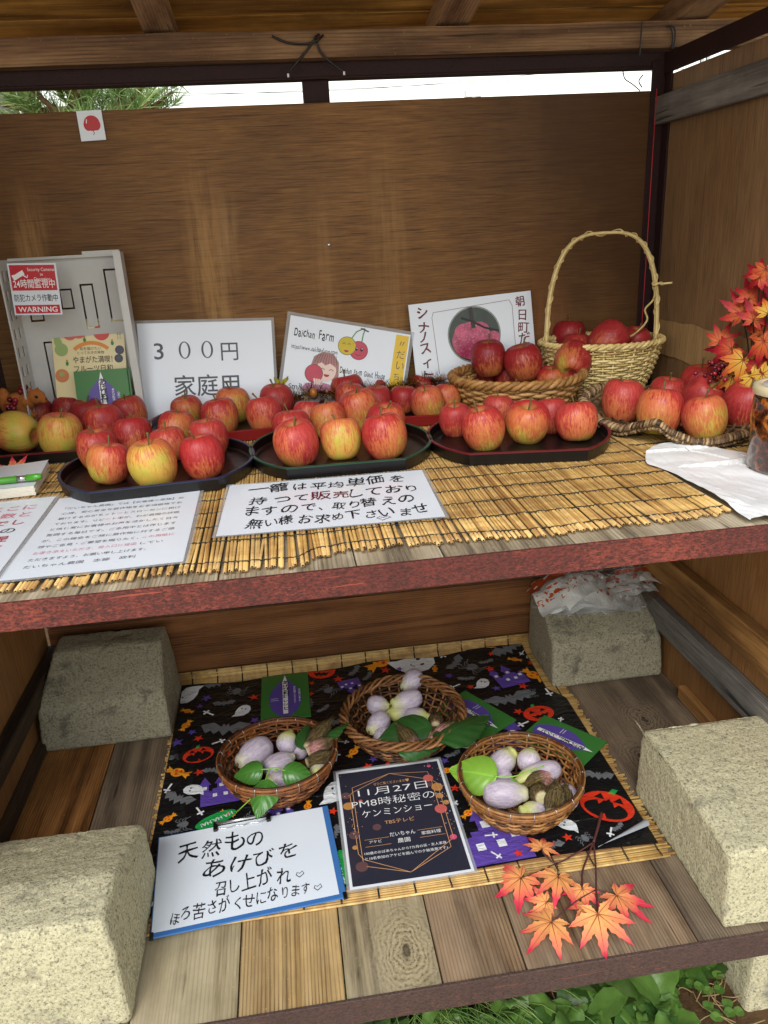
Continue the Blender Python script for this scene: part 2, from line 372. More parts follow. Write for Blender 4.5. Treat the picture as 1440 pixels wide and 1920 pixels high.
M['plank_tan'] = wood('tan plank', ('cba972', 'a88755', '63492a'), 1, 1.0, 12, weather='b39a72', lines=.75)
M['plank_grey'] = wood('grey plank', ('b8a987', '968666', '514432'), 1, 1, 9, weather='b6a88b', lines=.25, knot=[(.018, .045 - .42, .065)])
M['plank_brown'] = wood('brown plank', ('a08362', '7e6449', '42301f'), 1, 1, 11, weather='a18c74', lines=.5)
M['plank_red'] = wood('reddish plank', ('bf874c', '9c6836', '563515'), 1, 1, 10)
M['plank_dark'] = wood('dark plank', ('8a7862', '685848', '3b2f25'), 1, 1, 8, knot=[(.62, .52 - .42, .06), (.56, .40 - .42, .05)])
M['steel'] = rust('rusty red steel', '6d3129', '36201c', 'b35540', .5)
M['steel_low'] = rust('brown steel', '5a443c', '3b2d29', '9a5540', .12)
M['steel_dark'] = rust('dark red steel', '2f1515', '1c0e0e', '451c1a', .25)
M['conc'] = concrete('concrete', (.62, .56, .365), (.50, .455, .29), (.17, .155, .125))
M['conc_dark'] = concrete('darker concrete', (.44, .40, .285), (.345, .31, .21), (.09, .08, .065))  # darker overall concrete colour for the two rear blocks
M['paper'] = paper('white paper')
M['film'] = paper('laminate edge', 'cfd2d4', .15, .6)
M['ink'] = plain('black ink', '17181c', .5, .1)
M['ink_grey'] = plain('grey ink', '4d5058', .5, .1)
M['ink_red'] = plain('red ink', 'b03048', .5, .1)
M['ink_pink'] = plain('pink ink', 'd87f92', .5, .1)
M['ink_maroon'] = plain('maroon ink', '6d1728', .5, .1)
M['red'] = plain('print red', 'c4202f', .4, .08)
M['white'] = plain('print white', 'f2f2f2', .4, .04)
M['yellow'] = plain('print yellow', 'e6bf2a', .4, .06)
M['green'] = plain('print green', '2f8a36', .4, .08)
M['booklet_green'] = plain('booklet green', '3b7a35', .38, .08)
M['purple'] = plain('print purple', '5b49a0', .4, .08)
M['orange'] = plain('print orange', 'e8902a', .4, .08)
M['cord'] = plain('dark cord', '22261f', .8, .2)
M['black'] = plain('black plastic', '121214', .35, .1)
M['chrome'] = plain('bright wire', 'c8c8c6', .25, .05, metal=.9)

# ------------------------------------------------------------------ the setting
m = Mt('soil'); v = m.obj(); n1 = m.noise(v, 30, 6, .7); n2 = m.noise(v, 2.5, 3)
gy = m.t.nodes.new('ShaderNodeSeparateXYZ'); m.put(gy.inputs[0], v)
col = m.mix(n1, '3a2a1c', '6b5238')
bounce_pale = m.mix(m.noise(v, 55, 4, .7), 'd6cdbd', 'b3aa9b')  # pale out-of-view ground, added to bounce light up into the stall
gf = m.ramp(m.math('ADD', m.math('MULTIPLY', gy.outputs[1], -1.6), m.math('MULTIPLY', m.math('SUBTRACT', n2, .5), .5)), [(.42, 0.), (.7, 1.)])
m.P(c=m.mix(gf, col, bounce_pale), r=.95, spec=.1, nrm=m.bump(n1, .8, .01))
def ground_h(x, y): return GZ + (.012 * noise.noise((x * 5, y * 5, 0)) + .006 * noise.noise((x * 17, y * 17, 3)) if abs(x) < 2 and abs(y) < 2 else 0)
g = MB()
def gax(i, n=56):
    t = (i - .5) * 2; return math.copysign(abs(t) ** 3.2, t) * 300 + t * 1.2
g.grid(lambda a, b: (gax(a), gax(b), ground_h(gax(a), gax(b))), 90, 90)
tag(g.build('ground', m.m), 'bare brown soil with an unseen pale bounce area added in front of the stall', 'ground', None, 'structure')

stall = thing('produce_stall', 'open wooden roadside stall with plywood walls, rusty steel edges and two shelves', 'market stall', (0, .42, GZ))
SO = stall.location.copy()
def part(name, mb, mat, parent=None, bv=0, label=None):
    o = mb.build(name, mat, parent or stall, SO)
    if bv: bevel(o, bv)
    if label: o['label'] = label
    return o
W = .746; LX = -.69; BY = .874; LZ = -.663
# upper back panel, slightly bowed upper edge
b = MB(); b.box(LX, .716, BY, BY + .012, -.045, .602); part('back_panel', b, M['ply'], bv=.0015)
b = MB(); c_ = aty(617, 459, BY - .001); b.lathe([(.0001, .0015), (.0028, .0012), (.004, 0)], 12, 0, Matrix.Translation(c_) @ Matrix.Rotation(PI / 2, 4, 'X')); part('screw', b, M['chrome'])
for z0, z1 in ((-.664, -.475), (-.472, -.262), (-.259, -.05)):
    b = MB(); b.box(LX + .002, W - .002, BY + .001, BY + .017, z0, z1); part('back_board', b, M['low_board'], bv=.002)
# side panels
b = MB(); b.box(W, W + .012, .0, .874, -.045, .628); part('side_panel', b, M['ply_side'], bv=.0015)
b = MB(); b.box(W, W + .012, .0, .874, -.70, -.049); part('side_panel', b, M['low_side'], bv=.0015)
b = MB(); b.box(LX - .012, LX, .0, .874, -.045, .628); part('side_panel', b, M['ply_side'], bv=.0015)
b = MB(); b.box(LX - .012, LX, .0, .868, -.70, -.049); part('side_panel', b, M['low_side'], bv=.0015)
# strip of bare veneer low on the right wall
b = MB()
def edge(y, z, s): return z + .006 * noise.noise((y * 14, s, 0)) + .004 * noise.noise((y * 50, s, 2))
b.grid(lambda u, t: (W - .0018, .30 + .56 * u, edge(.3 + .56 * u, .074, 1) * (1 - t) + edge(.3 + .56 * u, .148, 5) * t), 60, 3, smooth=False); part('veneer_strip', b, M['veneer'])
# rails and battens along the side walls
b = MB(); b.box(W - .022, W - .0005, .02, .872, .538, .590); part('wall_slat', b, M['slat'], bv=.002)
b = MB(); b.box(W - .026, W - .0005, .03, .866, -.425, -.357); part('wall_slat', b, M['batten'], bv=.002)
b = MB(); b.box(W - .022, W - .0005, .03, .866, -.548, -.482); part('wall_slat', b, M['slat'], bv=.002)
b = MB(); b.box(LX + .0005, LX + .026, .03, .866, -.556, -.510); part('wall_slat', b, M['batten_dark'], bv=.002)
b = MB(); b.box(LX + .0005, LX + .022, .03, .866, LZ + .0005, -.640); part('wall_slat', b, M['batten_dark'], bv=.002)
b = MB(); b.box(W - .018, W - .0005, .36, .58, LZ + .0005, -.632); part('wall_slat', b, M['batten'], bv=.002)
# steel frame: corner posts, rails
def angle(x0, x1, y0, y1, z0, z1, t=.004, mat='steel_dark', cx=1, cy=1):
    b = MB()
    yy = (y1 - t, y1) if cy > 0 else (y0, y0 + t); b.box(x0, x1, *yy, z0, z1)
    xx = (x1 - t, x1) if cx > 0 else (x0, x0 + t); b.box(*xx, y0, yy[0] if cy > 0 else y1, z0, z1) if cy > 0 else b.box(*xx, yy[1], y1, z0, z1)
    return part('steel_post', b, M[mat], bv=.001)
angle(W - .032, W - .001, BY - .034, BY - .001, -.044, .655)
angle(LX + .001, LX + .032, BY - .034, BY - .001, -.044, .655, cx=-1)
b = MB(); b.box(.006, .057, .890, .932, -.85, .655); part('steel_post', b, M['steel_dark'], bv=.003)
for x in (LX + .004, W - .034):
    for y_ in (.02, .84): b = MB(); b.box(x, x + .03, y_, y_ + .03, GZ - .02, -.71 if y_ < .5 else -.69); part('steel_post', b, M['steel_low'], bv=.002)
b = MB(); b.box(LX - .02, W + .02, .876, .906, .643, .647); b.box(LX - .02, W + .02, .876, .880, .647, .672); part('top_rail', b, M['steel_dark'], bv=.001)
b = MB(); b.box(W - .008, W - .004, .0, .872, .630, .668); b.box(W - .004, W + .03, .0, .872, .664, .668); part('top_rail', b, M['steel_dark'], bv=.001)
b = MB(); b.box(LX + .004, LX + .008, .0, .872, .630, .668); b.box(LX - .03, LX + .004, .0, .872, .664, .668); part('top_rail', b, M['steel_dark'], bv=.001)
b = MB(); q = aty(1322, 70, .80); b.box(q.x - .016, q.x + .016, .79, .80, .672, .676); b.box(q.x - .010, q.x - .004, .79, .794, .635, .672); b.box(q.x + .002, q.x + .008, .79, .794, .635, .672); part('rail_bracket', b, M['chrome'])
# roof: beam, rafters, boards
b = MB()
b.grid(lambda u, t: (LX - .25 + 1.95 * u, .846 + .003 * noise.noise((u * 9, t, 1)), .674 + .046 * t + .0025 * noise.noise((u * 12, 5, t * .2))), 60, 4)
b.box(LX - .25, LX + 1.70, .848, .898, .6745, .7195); part('roof_beam', b, M['beam'])
SL = .15
def rz(y, base=.7205): return base + SL * (.90 - y)
Y0 = -.10
for x0, x1 in ((-.281, -.226), (.268, .333), (.755, .822), (-.82, -.76)):
    b = MB(); n = 8
    vs = []
    for y in (Y0, 1.13):
        for z in (0, .045):
            for x in (x0, x1): vs.append((x, y, rz(y) + z))
    b.add(vs, [(0, 1, 3, 2), (4, 6, 7, 5), (0, 4, 5, 1), (2, 3, 7, 6), (0, 2, 6, 4), (1, 5, 7, 3)], 0, False)
    part('rafter', b, M['rafter'], bv=.002)
y = 1.15; k = 0
rr = random.Random(3)
while y > Y0 + .02:
    wd = min(rr.uniform(.10, .135), y - Y0); b = MB(); ya = y - wd + .002
    vs = [(x, yy, rz(yy) + .0455 + z) for yy in (ya, y) for z in (0, .012) for x in (-.92, 1.0)]
    b.add(vs, [(0, 1, 3, 2), (4, 6, 7, 5), (0, 4, 5, 1), (2, 3, 7, 6), (0, 2, 6, 4), (1, 5, 7, 3)], 0, False)
    part('roof_board', b, M['roof'], bv=.0015); y -= wd
vs = [(x, yy, rz(yy) + .060 + z) for yy in (Y0 - .03, 1.17) for z in (0, .004) for x in (-.94, 1.02)]
b = MB(); b.add(vs, [(0, 1, 3, 2), (4, 6, 7, 5), (0, 4, 5, 1), (2, 3, 7, 6), (0, 2, 6, 4), (1, 5, 7, 3)], 0, False); part('roof_sheet', b, M['steel_dark'])
# upper shelf: boards running front to back, rusty angle iron along the front
xs = [LX + .002, -.52, -.335, -.18, -.02, .085, .245, .40, .575, W - .002]
for i in range(9):
    b = MB(); dz = rr.uniform(-.0012, 0); b.box(xs[i] + .0008, xs[i + 1] - .0008, .002, BY - .0355, -.022, dz); part('shelf_board', b, M['shelf'], bv=.0012)
b = MB(); b.box(LX - .012, W + .012, -.005, .0005, -.034, .0008); b.box(LX - .01, W + .01, .0005, .03, -.034, -.030); part('shelf_edge', b, M['steel'], bv=.0008)
b = MB(); b.box(LX + .002, W - .002, .835, .839, -.052, -.023); part('shelf_edge', b, M['steel_dark'])
# lower shelf planks and edge
px = [LX + .001, -.527, -.385, -.233, -.079, .062, .188, .454, W - .001]
pm = ['plank_red', 'plank_dark', 'plank_grey', 'plank_tan', 'plank_grey', 'plank_brown', 'plank_brown', 'plank_dark']
for i in range(8):
    b = MB(); b.box(px[i] + .001, px[i + 1] - .001, -.019, BY, LZ - .026, LZ + rr.uniform(-.0015, 0)); part('floor_plank', b, M[pm[i]], bv=.0015)
b = MB(); b.box(LX - .012, W + .012, -.0245, -.0195, -.708, LZ + .0015); b.box(LX - .01, W + .01, -.0195, .012, -.708, -.704); part('shelf_edge', b, M['steel_low'], bv=.001)

# concrete blocks: vertical foot, then a sloping shoulder to a narrower top
def block(name, label, ref, x0, x1, y0, y1, z0, zs, zt, ins, slope, mat, seed, group='concrete blocks on the lower shelf'):
    """slope: 'back' = top rises away from the front edge, 'front' = rises towards the viewer; ins: (left, right) inset of the shoulder"""
    b = bmesh.new()
    def ring(a0, a1, c0, c1, z): return [b.verts.new((a0, c0, z)), b.verts.new((a1, c0, z)), b.verts.new((a1, c1, z)), b.verts.new((a0, c1, z))]
    D = y1 - y0; e = .008
    R = [ring(x0, x1, y0, y1, z0)]
    R.append(ring(x0 + ins[0] * .3, x1 - ins[1] * .3, y0 + e, y1 - e, zs))
    if slope == 'back': R.append(ring(x0 + ins[0], x1 - ins[1], y0 + D * .55, y1 - e * 2, zt))
    else: R.append(ring(x0 + ins[0], x1 - ins[1], y0 + e * 2, y1 - D * .62, zt))
    for A, B in zip(R, R[1:]):
        for j in range(4): b.faces.new((A[j], A[(j + 1) % 4], B[(j + 1) % 4], B[j]))
    b.faces.new(R[-1]); b.faces.new(list(reversed(R[0])))
    bmesh.ops.bevel(b, geom=[e_ for e_ in b.edges], offset=.010, segments=3, affect='EDGES', profile=.6)
    bmesh.ops.triangulate(b, faces=b.faces[:])
    for _ in range(6):
        L = [e_ for e_ in b.edges if e_.calc_length() > .0085]
        if not L or len(b.verts) > 30000: break
        bmesh.ops.subdivide_edges(b, edges=L, cuts=1); bmesh.ops.triangulate(b, faces=b.faces[:])
    b.normal_update()
    for vt in b.verts:
        p = vt.co; n = .0016 * noise.noise(p * 9 + Vector((seed, 0, 0))) + .0012 * noise.noise(p * 70 + Vector((seed, 4, 0))) + .0008 * noise.noise(p * 160)
        ch = noise.noise(p * 24 + Vector((0, seed, 9)))
        if ch > .55: n -= (ch - .55) * .02
        vt.co = p + vt.normal * n
        if vt.co.z < z0 + .001: vt.co.z = z0 + .0005
    me = bpy.data.meshes.new(name); o0 = Vector(((x0 + x1) / 2, (y0 + y1) / 2, z0)); bmesh.ops.translate(b, verts=b.verts, vec=-o0); b.to_mesh(me); b.free()
    for p in me.polygons: p.use_smooth = True
    me.materials.append(mat); o = bpy.data.objects.new(name, me); COL.objects.link(o); o.location = o0
    return tag(o, label, 'concrete block', group)
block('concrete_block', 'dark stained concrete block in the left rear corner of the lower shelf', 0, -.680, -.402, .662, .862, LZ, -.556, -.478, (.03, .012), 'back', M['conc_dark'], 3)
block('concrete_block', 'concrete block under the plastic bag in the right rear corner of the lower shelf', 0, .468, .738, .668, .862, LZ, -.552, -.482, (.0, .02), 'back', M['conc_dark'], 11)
block('concrete_block', 'big pale concrete block at the front beside the white clipboard', 0, -.685, -.380, -.004, .268, LZ, -.540, -.485, (.0, .012), 'front', M['conc'], 23)
block('concrete_block', 'pale concrete block at the front right beyond the maple branch', 0, .500, .742, -.008, .305, LZ, -.522, -.512, (.0, .0), 'back', M['conc'], 31)
block('foundation_block', 'concrete footing on the soil under the right end of the stall', 0, .560, .80, -.005, .20, GZ - .02, -.735, -.712, (.03, .0), 'back', M['conc'], 37, None)
# ------------------------------------------------------------------ reed mats
def reed_mat_material():
    m = Mt('reed'); r = m.isl(); v = m.obj()
    n = m.noise(m.map(v, (1, .12, 1)), 60, 3); n2 = m.noise(m.map(v, (.12, 1, 1)), 60, 3)
    col = m.ramp(r, [(0., (.34, .165, .05)), (.10, (.52, .30, .085)), (.45, (.70, .445, .145)), (.8, (.78, .545, .215)), (1., (.58, .38, .15))])
    col = m.mix(m.ramp(m.math('ADD', m.math('MULTIPLY', n, .5), m.math('MULTIPLY', n2, .5)), [(.4, .7), (.58, 0.)]), col, (.30, .15, .05))
    m.P(c=col, r=.42, spec=.45); return m.m
M['reed'] = reed_mat_material()
def mat_z(x, y): return .0012 * noise.noise((x * 9, y * 9, 4)) + .0008
def reed_mat(x0, x1, yf, yb, zc, pitch, name, label, rows, seed, frontfn=None):
    r = random.Random(seed); root = thing(name, label, 'reed mat', ((x0 + x1) / 2, (yf + yb) / 2, zc)); o = root.location.copy()
    b = MB(); x = x0; ends = []
    while x < x1:
        rd = pitch * r.uniform(.34, .50)
        y0 = (frontfn(x) if frontfn else yf) + r.gauss(0, .0035); y1 = yb + r.gauss(0, .003); sk = r.gauss(0, .0012); ph = r.uniform(0, 9)
        n = 9; pts = []
        for i in range(n + 1):
            t = i / n; y = y0 + (y1 - y0) * t
            fr = max(0, 1 - t * 9)
            pts.append((x + sk * (1 - 2 * t) + .0011 * noise.noise((x * 30, y * 12, ph)) + fr * r.gauss(0, .0016), y, zc + rd + mat_z(x, y) + r.uniform(0, .0007) + fr * .0012 * r.random()))
        b.tube(pts, rd, 6)
        if r.random() < .75:      # hollow tip
            p = Vector(pts[0]); b.lathe([(rd * .55, -.0004), (.0001, -.0002)], 6, 1, Matrix.Translation(p) @ Matrix.Rotation(-PI / 2, 4, 'X'))
        ends.append((x, y0)); x += rd * 2 + r.uniform(0, .0003)
    b.build('reeds', [M['reed'], M['batten_dark']], root, o)
    c = MB()
    for k, yy in enumerate(rows):
        for ph in (0, 1):
            pts = []
            for i, (xe, ye) in enumerate(ends):
                y = yy + .005 * noise.noise((xe * 7, k * 3.1, 1)) + .0018 * noise.noise((xe * 40, k, 2))
                if frontfn and k == 0: y += (frontfn(xe) - yf)
                up = ((i // 3) + ph) % 2
                pts.append((xe, y + (.0007 if ph else -.0007) + r.uniform(-.0005, .0005), zc + (pitch * .98 if up else pitch * .55) + mat_z(xe, y) + .0006))
            c.tube(pts, .00075, 4)
    c.build('cord', M['cord'], root, o)
    return root
def front(x):
    f = [(-.69, .018), (-.42, .020), (-.23, .022), (-.10, .012), (-.085, .012), (-.07, .030), (-.02, .040), (.10, .038), (.20, .026), (.25, .028), (.30, .033), (.40, .033), (.47, .040)]
    for (a, p), (c, q) in zip(f, f[1:]):
        if a <= x <= c: return p + (q - p) * (x - a) / (c - a)
    return .04
MZ = .0062          # top of the mat
reed_mat(LX + .003, .468, .028, .868, .0006, .0052, 'reed_mat', 'golden reed mat tied with dark cord covering most of the upper shelf', [.047 + .0565 * i for i in range(15)], 1, front)
reed_mat(.474, W - .035, .225, .868, .0006, .0050, 'reed_mat', 'shorter reed mat in the right rear corner under the twisted vine tray', [.25 + .0565 * i for i in range(11)], 2)

# lower mat: reeds run left to right, rear edge curls up against the wall
root = thing('reed_mat', 'reed mat on the lower shelf showing round the edges of the black Halloween sheet', 'reed mat', (.045, .5, LZ)); o = root.location.copy()
b = MB(); r = random.Random(5); y = .142; ys = []
while y < .925:
    rd = .0052 * r.uniform(.34, .5)
    if y < .835: yy, zz = y, LZ + .0008 + rd
    else:
        t = (y - .835); yy = min(.835 + t * .65, .862); zz = LZ + .0008 + rd + t * .42
    a, c = -.405 + r.gauss(0, .003), .497 + r.gauss(0, .004); sk = r.gauss(0, .0008)
    b.tube([(a + (c - a) * i / 8, yy + sk * (2 * i / 8 - 1) + .0012 * noise.noise((i * .8, y * 30, 3)), zz + .0008 * noise.noise((i * .9, y * 20, 7)) + .0008) for i in range(9)], rd, 6)
    ys.append((yy, zz + rd)); y += rd * 2 + .0002
b.build('reeds', M['reed'], root, o)
c = MB()
for k in range(15):
    x = -.375 + .0608 * k
    for ph in (0, 1):
        c.tube([(x + .003 * noise.noise((k * 2.3, yy * 8, 1)) + (.0008 if ph else -.0008), yy - (.002 if yy > .84 else 0), zz + (.0012 if ((i // 2) + ph) % 2 else .0002)) for i, (yy, zz) in enumerate(ys)], .0008, 4)
c.build('cord', M['cord'], root, o)

# ------------------------------------------------------------------ black Halloween sheet
def pl_film(name, c, r=.3, var=.1): return plain(name, c, r, var, 20, spec=.5)
HB = Mt('sheet film'); v = HB.obj(); n1 = HB.noise(HB.map(v, (1, 1, .2), rot=(0, 0, .4)), 11, 4, .6, .6); n2 = HB.noise(HB.map(v, (1, 2.5, 1), rot=(0, 0, .9)), 26, 3, .6, .8)
cs = HB.t.nodes.new('ShaderNodeSeparateXYZ'); HB.put(cs.inputs[0], v); crz = HB.ramp(HB.math('ABSOLUTE', HB.math('SUBTRACT', HB.math('FRACT', HB.math('MULTIPLY_ADD', cs.outputs[1], 6.5, HB.math('MULTIPLY', n1, .25))), .5)), [(0., 1.), (.05, 0.)]); cry = HB.ramp(HB.math('ABSOLUTE', HB.math('SUBTRACT', HB.math('FRACT', HB.math('MULTIPLY_ADD', cs.outputs[0], 4.2, HB.math('MULTIPLY', n1, .2))), .5)), [(0., 1.), (.04, 0.)]); hb = HB.bump(HB.math('ADD', HB.math('ADD', n1, HB.math('MULTIPLY', n2, .8)), HB.math('MULTIPLY', HB.math('ADD', crz, cry), .35)), .8, .008)
HB.P(c=HB.mix(n2, '0b0b0d', '18181b'), r=.30, spec=.4, nrm=hb)
def sheet_m(c):
    m = Mt('sheet print'); v = m.obj(); n1 = m.noise(m.map(v, (1, 1, .2), rot=(0, 0, .4)), 11, 4, .6, .6); n2 = m.noise(m.map(v, (1, 2.5, 1), rot=(0, 0, .9)), 26, 3, .6, .8)
    m.P(c=m.mix(m.math('MULTIPLY', n2, .3), c, tuple(x * .6 for x in lin(c)[:3])), r=.36, spec=.4, nrm=m.bump(m.math('ADD', n1, m.math('MULTIPLY', n2, .8)), .7, .008)); return m.m
HS = {k: sheet_m(c) for k, c in dict(red='d8381f', purple='5f47a2', grey='6d6f73', white='e4e6e8', orange='f09a22', green='1f9a48', ink='151517').items()}
HZ = LZ + .0092
def hz(x, y):
    z = HZ + .0010 * noise.noise((x * 7, y * 7, 2)) + .0005 * noise.noise((x * 15 + y * 9, y * 6, 5))
    if y > .80: z += (y - .80) ** 2 * 3
    return z
def hx(t, y):                        # left and right borders
    a = -.400 + .03 * max(0, .55 - y) * .0 - (.02 if y > .8 else 0) * 0; c = .481 if y < .62 else .481 - .03 * min(1, (y - .62) / .04)
    return a + (c - a) * t
sheet = thing('halloween_sheet', 'black plastic sheet printed with ghosts, pumpkins and bats over the lower reed mat', 'plastic sheet', (.04, .5, LZ)); so_ = sheet.location.copy()
b = MB()
def yfront(x): return .172 + .012 * noise.noise((x * 5, 1, 1)) - (.0 if x < .3 else 0)
def yback(x): return .845 + .012 * noise.noise((x * 6, 7, 1)) + .03 * max(0, x)
def hp(u, t):
    x = -.400 + .881 * u; y = yfront(x) + (yback(x) - yfront(x)) * t; x = hx(u, y); return (x, y, hz(x, y))
b.grid(hp, 70, 60); b.build('film', HB.m, sheet, so_)
b = MB()
b.grid(lambda u, t: (.375 + .108 * u, .180 + .030 * u + (-.004 + .018 * u * t - .002 * t), HZ + .0035 + .004 * u * math.sin(PI * t) + .0006), 14, 5)
b.build('folded_hem', plain('sheet underside', '9ea2a8', .4, .2), sheet, so_)
A = Art(lambda x, y: hz(x, y) - 0, .0004); A.dl = .0005; HR = random.Random(17)
def loc(pts, cx, cy, s, rot):
    c, q = math.cos(rad(rot)), math.sin(rad(rot)); return [(cx + s * (x * c - y * q), cy + s * (x * q + y * c)) for x, y in pts]
def star(cx, cy, s, rot, m): A.poly(loc([(math.cos(PI / 2 + i * PI / 5) * (1 if i % 2 == 0 else .42), math.sin(PI / 2 + i * PI / 5) * (1 if i % 2 == 0 else .42)) for i in range(10)], cx, cy, s, rot), m, 2)
def cross(cx, cy, s, rot): A.poly(loc([(-.14, -1), (.14, -1), (.14, .25), (.55, .25), (.55, .55), (.14, .55), (.14, 1), (-.14, 1), (-.14, .55), (-.55, .55), (-.55, .25), (-.14, .25)], cx, cy, s, rot), HS['white'], 2)
def spider(cx, cy, s, rot):
    A.ell(*loc([(0, -.1)], cx, cy, s, rot)[0], s * .42, s * .46, HS['grey'], 2); A.ell(*loc([(0, .42)], cx, cy, s, rot)[0], s * .24, s * .22, HS['grey'], 3)
    for sx in (-1, 1):
        for i, a in enumerate((.55, .2, -.2, -.55)): A.line(loc([(sx * .2, .1 + a * .3), (sx * .75, a + .25), (sx * 1.0, a * 1.3 - .12)], cx, cy, s, rot), s * .1, HS['grey'], 1)
def bat(cx, cy, s, rot):
    A.poly(loc([(0, .25), (.1, .42), (.16, .2), (.5, .5), (1, .35), (.85, .05), (.72, -.2), (.55, -.02), (.38, -.25), (.2, -.05), (0, -.38), (-.2, -.05), (-.38, -.25), (-.55, -.02), (-.72, -.2), (-.85, .05), (-1, .35), (-.5, .5), (-.16, .2), (-.1, .42)], cx, cy, s, rot), HS['grey'], 1)
def ghost(cx, cy, s, rot, big=False):
    A.poly(loc([(.0, 1), (.38, .85), (.62, .4), (.6, -.1), (.35, -.55), (-.1, -.78), (-.7, -.95), (-.52, -.55), (-.62, -.1), (-.6, .4), (-.38, .85)], cx, cy, s, rot), HS['white'], 1)
    for e in (-.2, .15): A.ell(*loc([(e, .35)], cx, cy, s, rot)[0], s * .07, s * .1, HS['ink'], 2, rot)
    if big: A.line(loc([(-.15, 0), (0, -.12), (.15, 0)], cx, cy, s, rot), s * .05, HS['ink'], 2)
def candy(cx, cy, s, rot):
    A.ell(cx, cy, s * .55, s * .5, HS['orange'], 1, rot)
    for sg in (1, -1): A.poly(loc([(sg * .45, .12), (sg * 1.1, .45), (sg * .95, .15), (sg * 1.15, 0), (sg * .95, -.15), (sg * 1.1, -.45), (sg * .45, -.12)], cx, cy, s, rot), HS['orange'], 1)
    for dx, dy in ((-.2, .15), (.2, .2), (0, -.2)): A.ell(*loc([(dx, dy)], cx, cy, s, rot)[0], s * .12, s * .12, HS['red'], 2)
def pumpkin(cx, cy, s, rot, hollow=False):
    A.ell(cx, cy, s, s * .78, HS['red'], 1, rot); A.poly(loc([(-.12, .7), (.12, .7), (.2, 1.02), (-.02, 1.0)], cx, cy, s, rot), HS['green'], 1)
    if hollow:
        A.ell(*loc([(0, -.20)], cx, cy, s, rot)[0], s * .80, s * .46, HS['ink'], 2, rot)
        for e in (-.36, .36): A.poly(loc([(e - .2, .30), (e + .2, .30), (e, .60)], cx, cy, s, rot), HS['ink'], 2)
        A.poly(loc([(-.1, .24), (.1, .24), (0, .40)], cx, cy, s, rot), HS['ink'], 2)
        for e in (-.3, .28): A.poly(loc([(e - .13, .24), (e + .13, .24), (e, -.02)], cx, cy, s, rot), HS['red'], 3)
        A.poly(loc([(-.1, -.66), (.12, -.66), (0, -.42)], cx, cy, s, rot), HS['red'], 3)
    else:
        for e in (-.38, .38): A.poly(loc([(e - .2, .12), (e + .2, .12), (e, .42)], cx, cy, s, rot), HS['ink'], 2)
        A.poly(loc([(-.6, -.1), (-.3, -.22), (-.2, -.1), (0, -.25), (.2, -.1), (.3, -.22), (.6, -.1), (.35, -.5), (.1, -.42), (0, -.55), (-.15, -.42), (-.35, -.5)], cx, cy, s, rot), HS['ink'], 2)
def castle(cx, cy, s, rot):
    A.poly(loc([(-.8, -1), (.8, -1), (.8, .1), (.62, .1), (.62, -.05), (.45, -.05), (.45, .1), (.25, .1), (.25, .35), (.42, .35), (.1, 1), (-.22, .35), (-.1, .35), (-.1, .05), (-.3, .05), (-.3, -.1), (-.45, -.1), (-.45, .3), (-.35, .3), (-.62, .85), (-.9, .3), (-.8, .3)], cx, cy, s, rot), HS['purple'], 1)
    for x, y in ((.08, .2), (-.62, .1), (.6, -.2), (-.2, -.4), (.25, -.4)):
        A.poly(loc([(x - .09, y - .1), (x + .09, y - .1), (x + .09, y + .1), (x - .09, y + .1)], cx, cy, s, rot), HS['white'], 2)
def w_(u, v): p = at(u, v, HZ); return p.x, p.y
PXM = 1 / 950.0                       # metres for one photo pixel on this shelf
def put(fn, L, s0, r0=None, *a):
    for q in L:
        x, y = w_(q[0], q[1]); s = (q[2] if len(q) > 2 else s0) * depth(at(q[0], q[1], HZ)) / FPX; fn(x, y, s, q[3] if len(q) > 3 else (HR.uniform(-180, 180) if r0 is None else r0 + HR.uniform(-15, 15)), *a)
put(star, [(476, 1308), (372, 1386), (373, 1449), (634, 1274), (778, 1215), (848, 1221), (723, 1258), (919, 1255), (981, 1287), (972, 1335), (690, 1438), (853, 1479), (1064, 1571), (972, 1601), (624, 1522), (540, 1262)], 11, None, HS['red'])
put(star, [(387, 1310, 12), (478, 1351, 11), (513, 1260), (453, 1272), (833, 1201), (942, 1202, 12), (931, 1291), (700, 1424), (834, 1427), (842, 1268), (332, 1393, 14), (430, 1255)], 10, None, HS['purple'])
put(cross, [(391, 1338), (410, 1392), (374, 1522), (316, 1479), (631, 1420), (559, 1260), (825, 1232), (981, 1358), (852, 1288), (1145, 1561), (1028, 1298), (850, 1510), (512, 1548), (1010, 1585), (996, 1230)], 13)
put(spider, [(444, 1297), (616, 1295), (344, 1547), (885, 1252, 22), (996, 1300, 14), (1097, 1573, 15), (426, 1550, 12), (322, 1422, 12)], 18)
put(bat, [(410, 1285, 26, 20), (420, 1320, 22, 0), (421, 1369, 48, -8), (333, 1500, 34, -30), (856, 1245, 26, 50), (874, 1274, 18, -10), (959, 1312, 46, 10), (953, 1222, 34, 25), (814, 1213, 20, -15), (608, 1330, 16, 40), (1122, 1456, 30, -20), (640, 1352, 26, 30), (1160, 1552, 16, 30), (560, 1300, 12, 60), (850, 1415, 18, 20), (322, 1562, 16, 0), (700, 1195, 20, 5), (632, 1560, 20, 70)], 20)
put(ghost, [(455, 1334, 21, -20), (365, 1481, 22, 80), (905, 1283, 19, -25), (880, 1396, 21, 75), (1066, 1547, 22, 60), (560, 1540, 20, -60)], 20)
put(ghost, [(775, 1248, 44, -70), (628, 1488, 34, -15), (352, 1303, 30, 160), (655, 1455, 24, 60)], 30, None, True)
